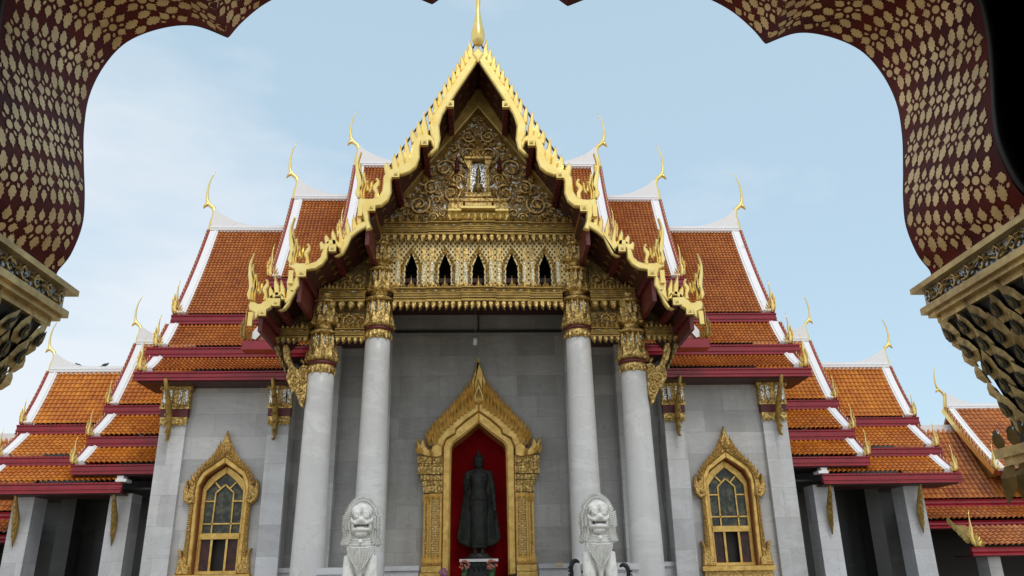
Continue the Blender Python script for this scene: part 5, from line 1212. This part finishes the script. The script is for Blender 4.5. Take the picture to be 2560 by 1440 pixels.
dot = [(math.cos(k*PI/5)*.5, math.sin(k*PI/5)*.62) for k in range(10)]
sm = [(0,-.6),(.3,-.15),(.3,.2),(0,.6),(-.3,.2),(-.3,-.15)]
A = .158; rnd = random.Random(4); TH = math.radians(24); KS = 1.28
cT, sT = math.cos(TH), math.sin(TH)
for side in (-1, 1):
    for i in range(-4, int(SL/A)+4):
        for j in range(-int(SL/A), int(SL/A)+4):
            for fl in (0, 1):
                a_, b_ = (i+.5*fl)*A, (j+.5*fl)*A
                s0, t0 = a_*cT+b_*sT, -a_*sT+b_*cT+.05
                if not (-.1 < s0 < SL+.1 and -.1 < t0 < GF-GN+.1): continue
                if not fl:
                    patch(dot, s0, t0, -TH, .023*KS, side)
                    for k in range(4):
                        a = k*PI/2-TH; patch(petal, s0-math.sin(a)*.037*KS, t0+math.cos(a)*.037*KS, a, .034*KS*rnd.uniform(.86,1.08), side)
                        a += PI/4; patch(sm, s0-math.sin(a)*.027*KS, t0+math.cos(a)*.027*KS, a, .014*KS, side)
                else:
                    for k in range(4):
                        ds, dt = (.0335, -.0335)[k % 2], (.0235, -.0235)[k//2]
                        patch(lobe, s0+ds*cT+dt*sT, t0-ds*sT+dt*cT, (PI/2 if k % 2 else -PI/2)-TH+rnd.uniform(-.15,.15), .0505*rnd.uniform(.88,1.06), side)
# orient faces towards the opening
def orient(mb):
    for k, f in enumerate(mb.f):
        a, b, c = Vector(mb.v[f[0]]), Vector(mb.v[f[1]]), Vector(mb.v[f[2]]); n = (b-a).cross(c-b); ctr = Vector((XG, a.y, 2.6))
        if n.dot(ctr-a) < 0: mb.f[k] = f[::-1]
orient(mb); orient(mb2)
AS = gpart('arch_soffit', mb, M['gate_red'])
gpart('gold_leaf_stencil', mb2, M['gate_leaf'], AS)
m = MB()
for side in (-1, 1):
    m.tube([(XG+side*(p.x+.012), GN-.02, p.y+.012) for p in prof], .022, 6); m.tube([(XG+side*(p.x+.05), GN-.02, p.y+.03) for p in prof], .012, 5)
gpart('inner_moulding', m, M['gate_dark'], GW)
m = MB()
for side in (-1, 1): m.tube([(XG+side*(p.x+.005), GF+.004, p.y+.006) for p in prof], .005, 5)
gpart('outer_edge_moulding', m, M['gate_dark'], GW)
# pillars: cornice, mirror frieze, flared leaf capital, pilaster
for side in (-1, 1):
    def bx(mb, w0, z0, z1, y0, y1, mi=0):
        a, b = XG+side*w0, XG+side*2.6; mb.box(min(a, b), max(a, b), y0, y1, z0, z1, mi)
    m = MB(); bx(m, 1.478, 2.562, 2.582, 1.4, GF+.045); bx(m, 1.492, 2.478, 2.502, 1.4, GF+.03); bx(m, 1.508, 2.462, 2.478, 1.4, GF+.015); bx(m, 1.53, 2.44, 2.462, 1.4, GF-.0)
    C_ = gpart('pillar_cornice', m, M['gate_gold'])
    m = MB(); bx(m, 1.508, 2.503, 2.561, 1.4, GF+.012); gpart('mirror_frieze', m, M['gate_mirror'], C_)
    # vine over the frieze
    m = MB(); x = XG+side*1.501; P = []
    for k in range(56): yy = 1.5+k*.0195; P.append((x, yy, 2.532+.018*math.sin(yy*34)))
    m.tube(P, .0045, 5)
    for k in range(14):
        yy = 1.52+k*.0785
        for q in range(6): a = q*PI/3; m.leaf((x-side*.004, yy, 2.532), (0, math.cos(a), math.sin(a)), (0, -math.sin(a), math.cos(a)), (-side, 0, 0), .019, .012, .6)
        for dz in (-.016, .016): m.tube([(x, yy+.012, 2.532), (x-side*.004, yy+.03, 2.532+dz*1.3), (x, yy+.048, 2.532+dz*.6), (x, yy+.04, 2.532+dz*.1)], [.004,.006,.005,.002], 5)
    for q in range(6): a = q*PI/3; m.leaf((XG+side*1.535, GF+.014, 2.532), (math.cos(a), 0, math.sin(a)), (-math.sin(a), 0, math.cos(a)), (0,1,0), .02, .012, .6)
    gpart('frieze_vine', m, M['gate_gold'], C_)
    # flared bell
    prof_c = [(1.55,2.44),(1.565,2.40),(1.592,2.32),(1.622,2.22),(1.645,2.12),(1.66,2.04),(1.668,2.0)]
    m = MB(); vs = []
    for w0, z in prof_c:
        yf = GF-.02-(w0-1.55)*.9; vs += [(XG+side*w0, 1.4, z), (XG+side*w0, yf, z), (XG+side*2.6, yf, z), (XG+side*2.6, 1.4, z)]
    fs = []
    for i in range(len(prof_c)-1):
        for k in range(4): fs.append((4*i+k, 4*i+(k+1)%4, 4*i+4+(k+1)%4, 4*i+4+k))
    fs += [(0,1,2,3), tuple(4*(len(prof_c)-1)+k for k in (3,2,1,0))]; m.add(vs, fs); B_ = gpart('flared_capital', m, M['gate_dark'])
    m = MB(); e = MB()
    for r in range(6):
        z = 2.392-r*.070
        for k in range(15):
            yy = 1.42+k*.088+(.044 if r % 2 else 0)
            i = 0
            while i < len(prof_c)-2 and prof_c[i+1][1] > z: i += 1
            f = (prof_c[i][1]-z)/(prof_c[i][1]-prof_c[i+1][1]); w0 = prof_c[i][0]*(1-f)+prof_c[i+1][0]*f; yf = GF-.02-(w0-1.55)*.9
            if yy > yf+.01: continue
            o = Vector((XG+side*(w0-.002), yy, z-.045)); u = Vector((-side*.30, .10, .94)); nn = Vector((-side*.94, 0, -.30)); sk = .10 if (k+r) % 2 else -.05
            q_ = rnd.uniform(.92, 1.2); sk += rnd.uniform(-.12, .18); m.leaf(o, u, (0,1,0), nn, .112*q_, .066*q_, .24, sk)
            e.leaf(o+u*.020+nn*.0185, u, (0,1,0), nn, .060, .036, .05, sk)
            m.leaf(o+u*.030+nn*.0212, u, (0,1,0), nn, .034, .017, .35, sk)
    # leaves along the outer corner, tips curling to the view
    for r in range(6):
        z = 2.36-r*.062; w0 = 1.562+.019*r; yf = GF-.03-(w0-1.55)*.9
        m.leaf((XG+side*(w0+.02), yf, z-.03), (-side*.36, .10, .9), (side*.7,.7,0), (-side*.7,.7,0), .075, .06, .5); m.leaf((XG+side*(w0+.06), yf+.005, z), (-side*.3, .05, .9), (1,0,0), (0,1,0), .08, .07, .5)
    
    b_ = len(m.v); m.v += e.v; m.f += [[i+b_ for i in f] for f in e.f]; m.m += [1]*len(e.f); m.s += e.s; gpart('capital_leaves', m, [M['gate_gold'], M['glass']], B_)
    m = MB(); bx(m, 1.585, 1.955, 1.985, 1.4, GF-.06); bx(m, 1.60, 1.93, 1.955, 1.4, GF-.08); N_ = gpart('necking_ring', m, M['gate_gold'])
    m = MB()
    for k in range(15):
        yy = 1.45+k*.076; m.leaf((XG+side*1.598, yy, 1.985), (-side*.1,0,1), (0,1,0), (-side,0,0), .06, .05, .5); m.leaf((XG+side*1.612, yy+.03, 2.05), (-side*.1,0,-1), (0,1,0), (-side,0,0), .05, .035, .5, 0, 1)
        m.leaf((XG+side*1.612, yy, 1.93), (-side*.1,0,-1), (0,1,0), (-side,0,0), .12, .07, .5, .15)
    gpart('ring_leaves', m, [M['gate_gold'], M['mosaic']], N_)
    m = MB(); bx(m, 1.64, 0, 1.93, 1.4, GF-.12); S_ = gpart('square_pilaster', m, M['gate_red'])
    m = MB()
    for k in range(4):   # scroll bracket below the ring at the outer corner
        c = (XG+side*1.63, GF-.13, 1.88-.055*k); rr = .035-.004*k
        m.tube([(c[0], c[1]+rr*math.cos(a)*(1-a/9), c[2]+rr*math.sin(a)*(1-a/9)) for a in [q*.7 for q in range(9)]], [.011-.001*q for q in range(9)], 6)
        m.leaf((c[0], c[1]-.03, c[2]), (-side*.2,.3,-.9), (0,1,0), (-side,0,0), .08, .05, .5)
    gpart('scroll_bracket', m, M['gate_gold'], S_)
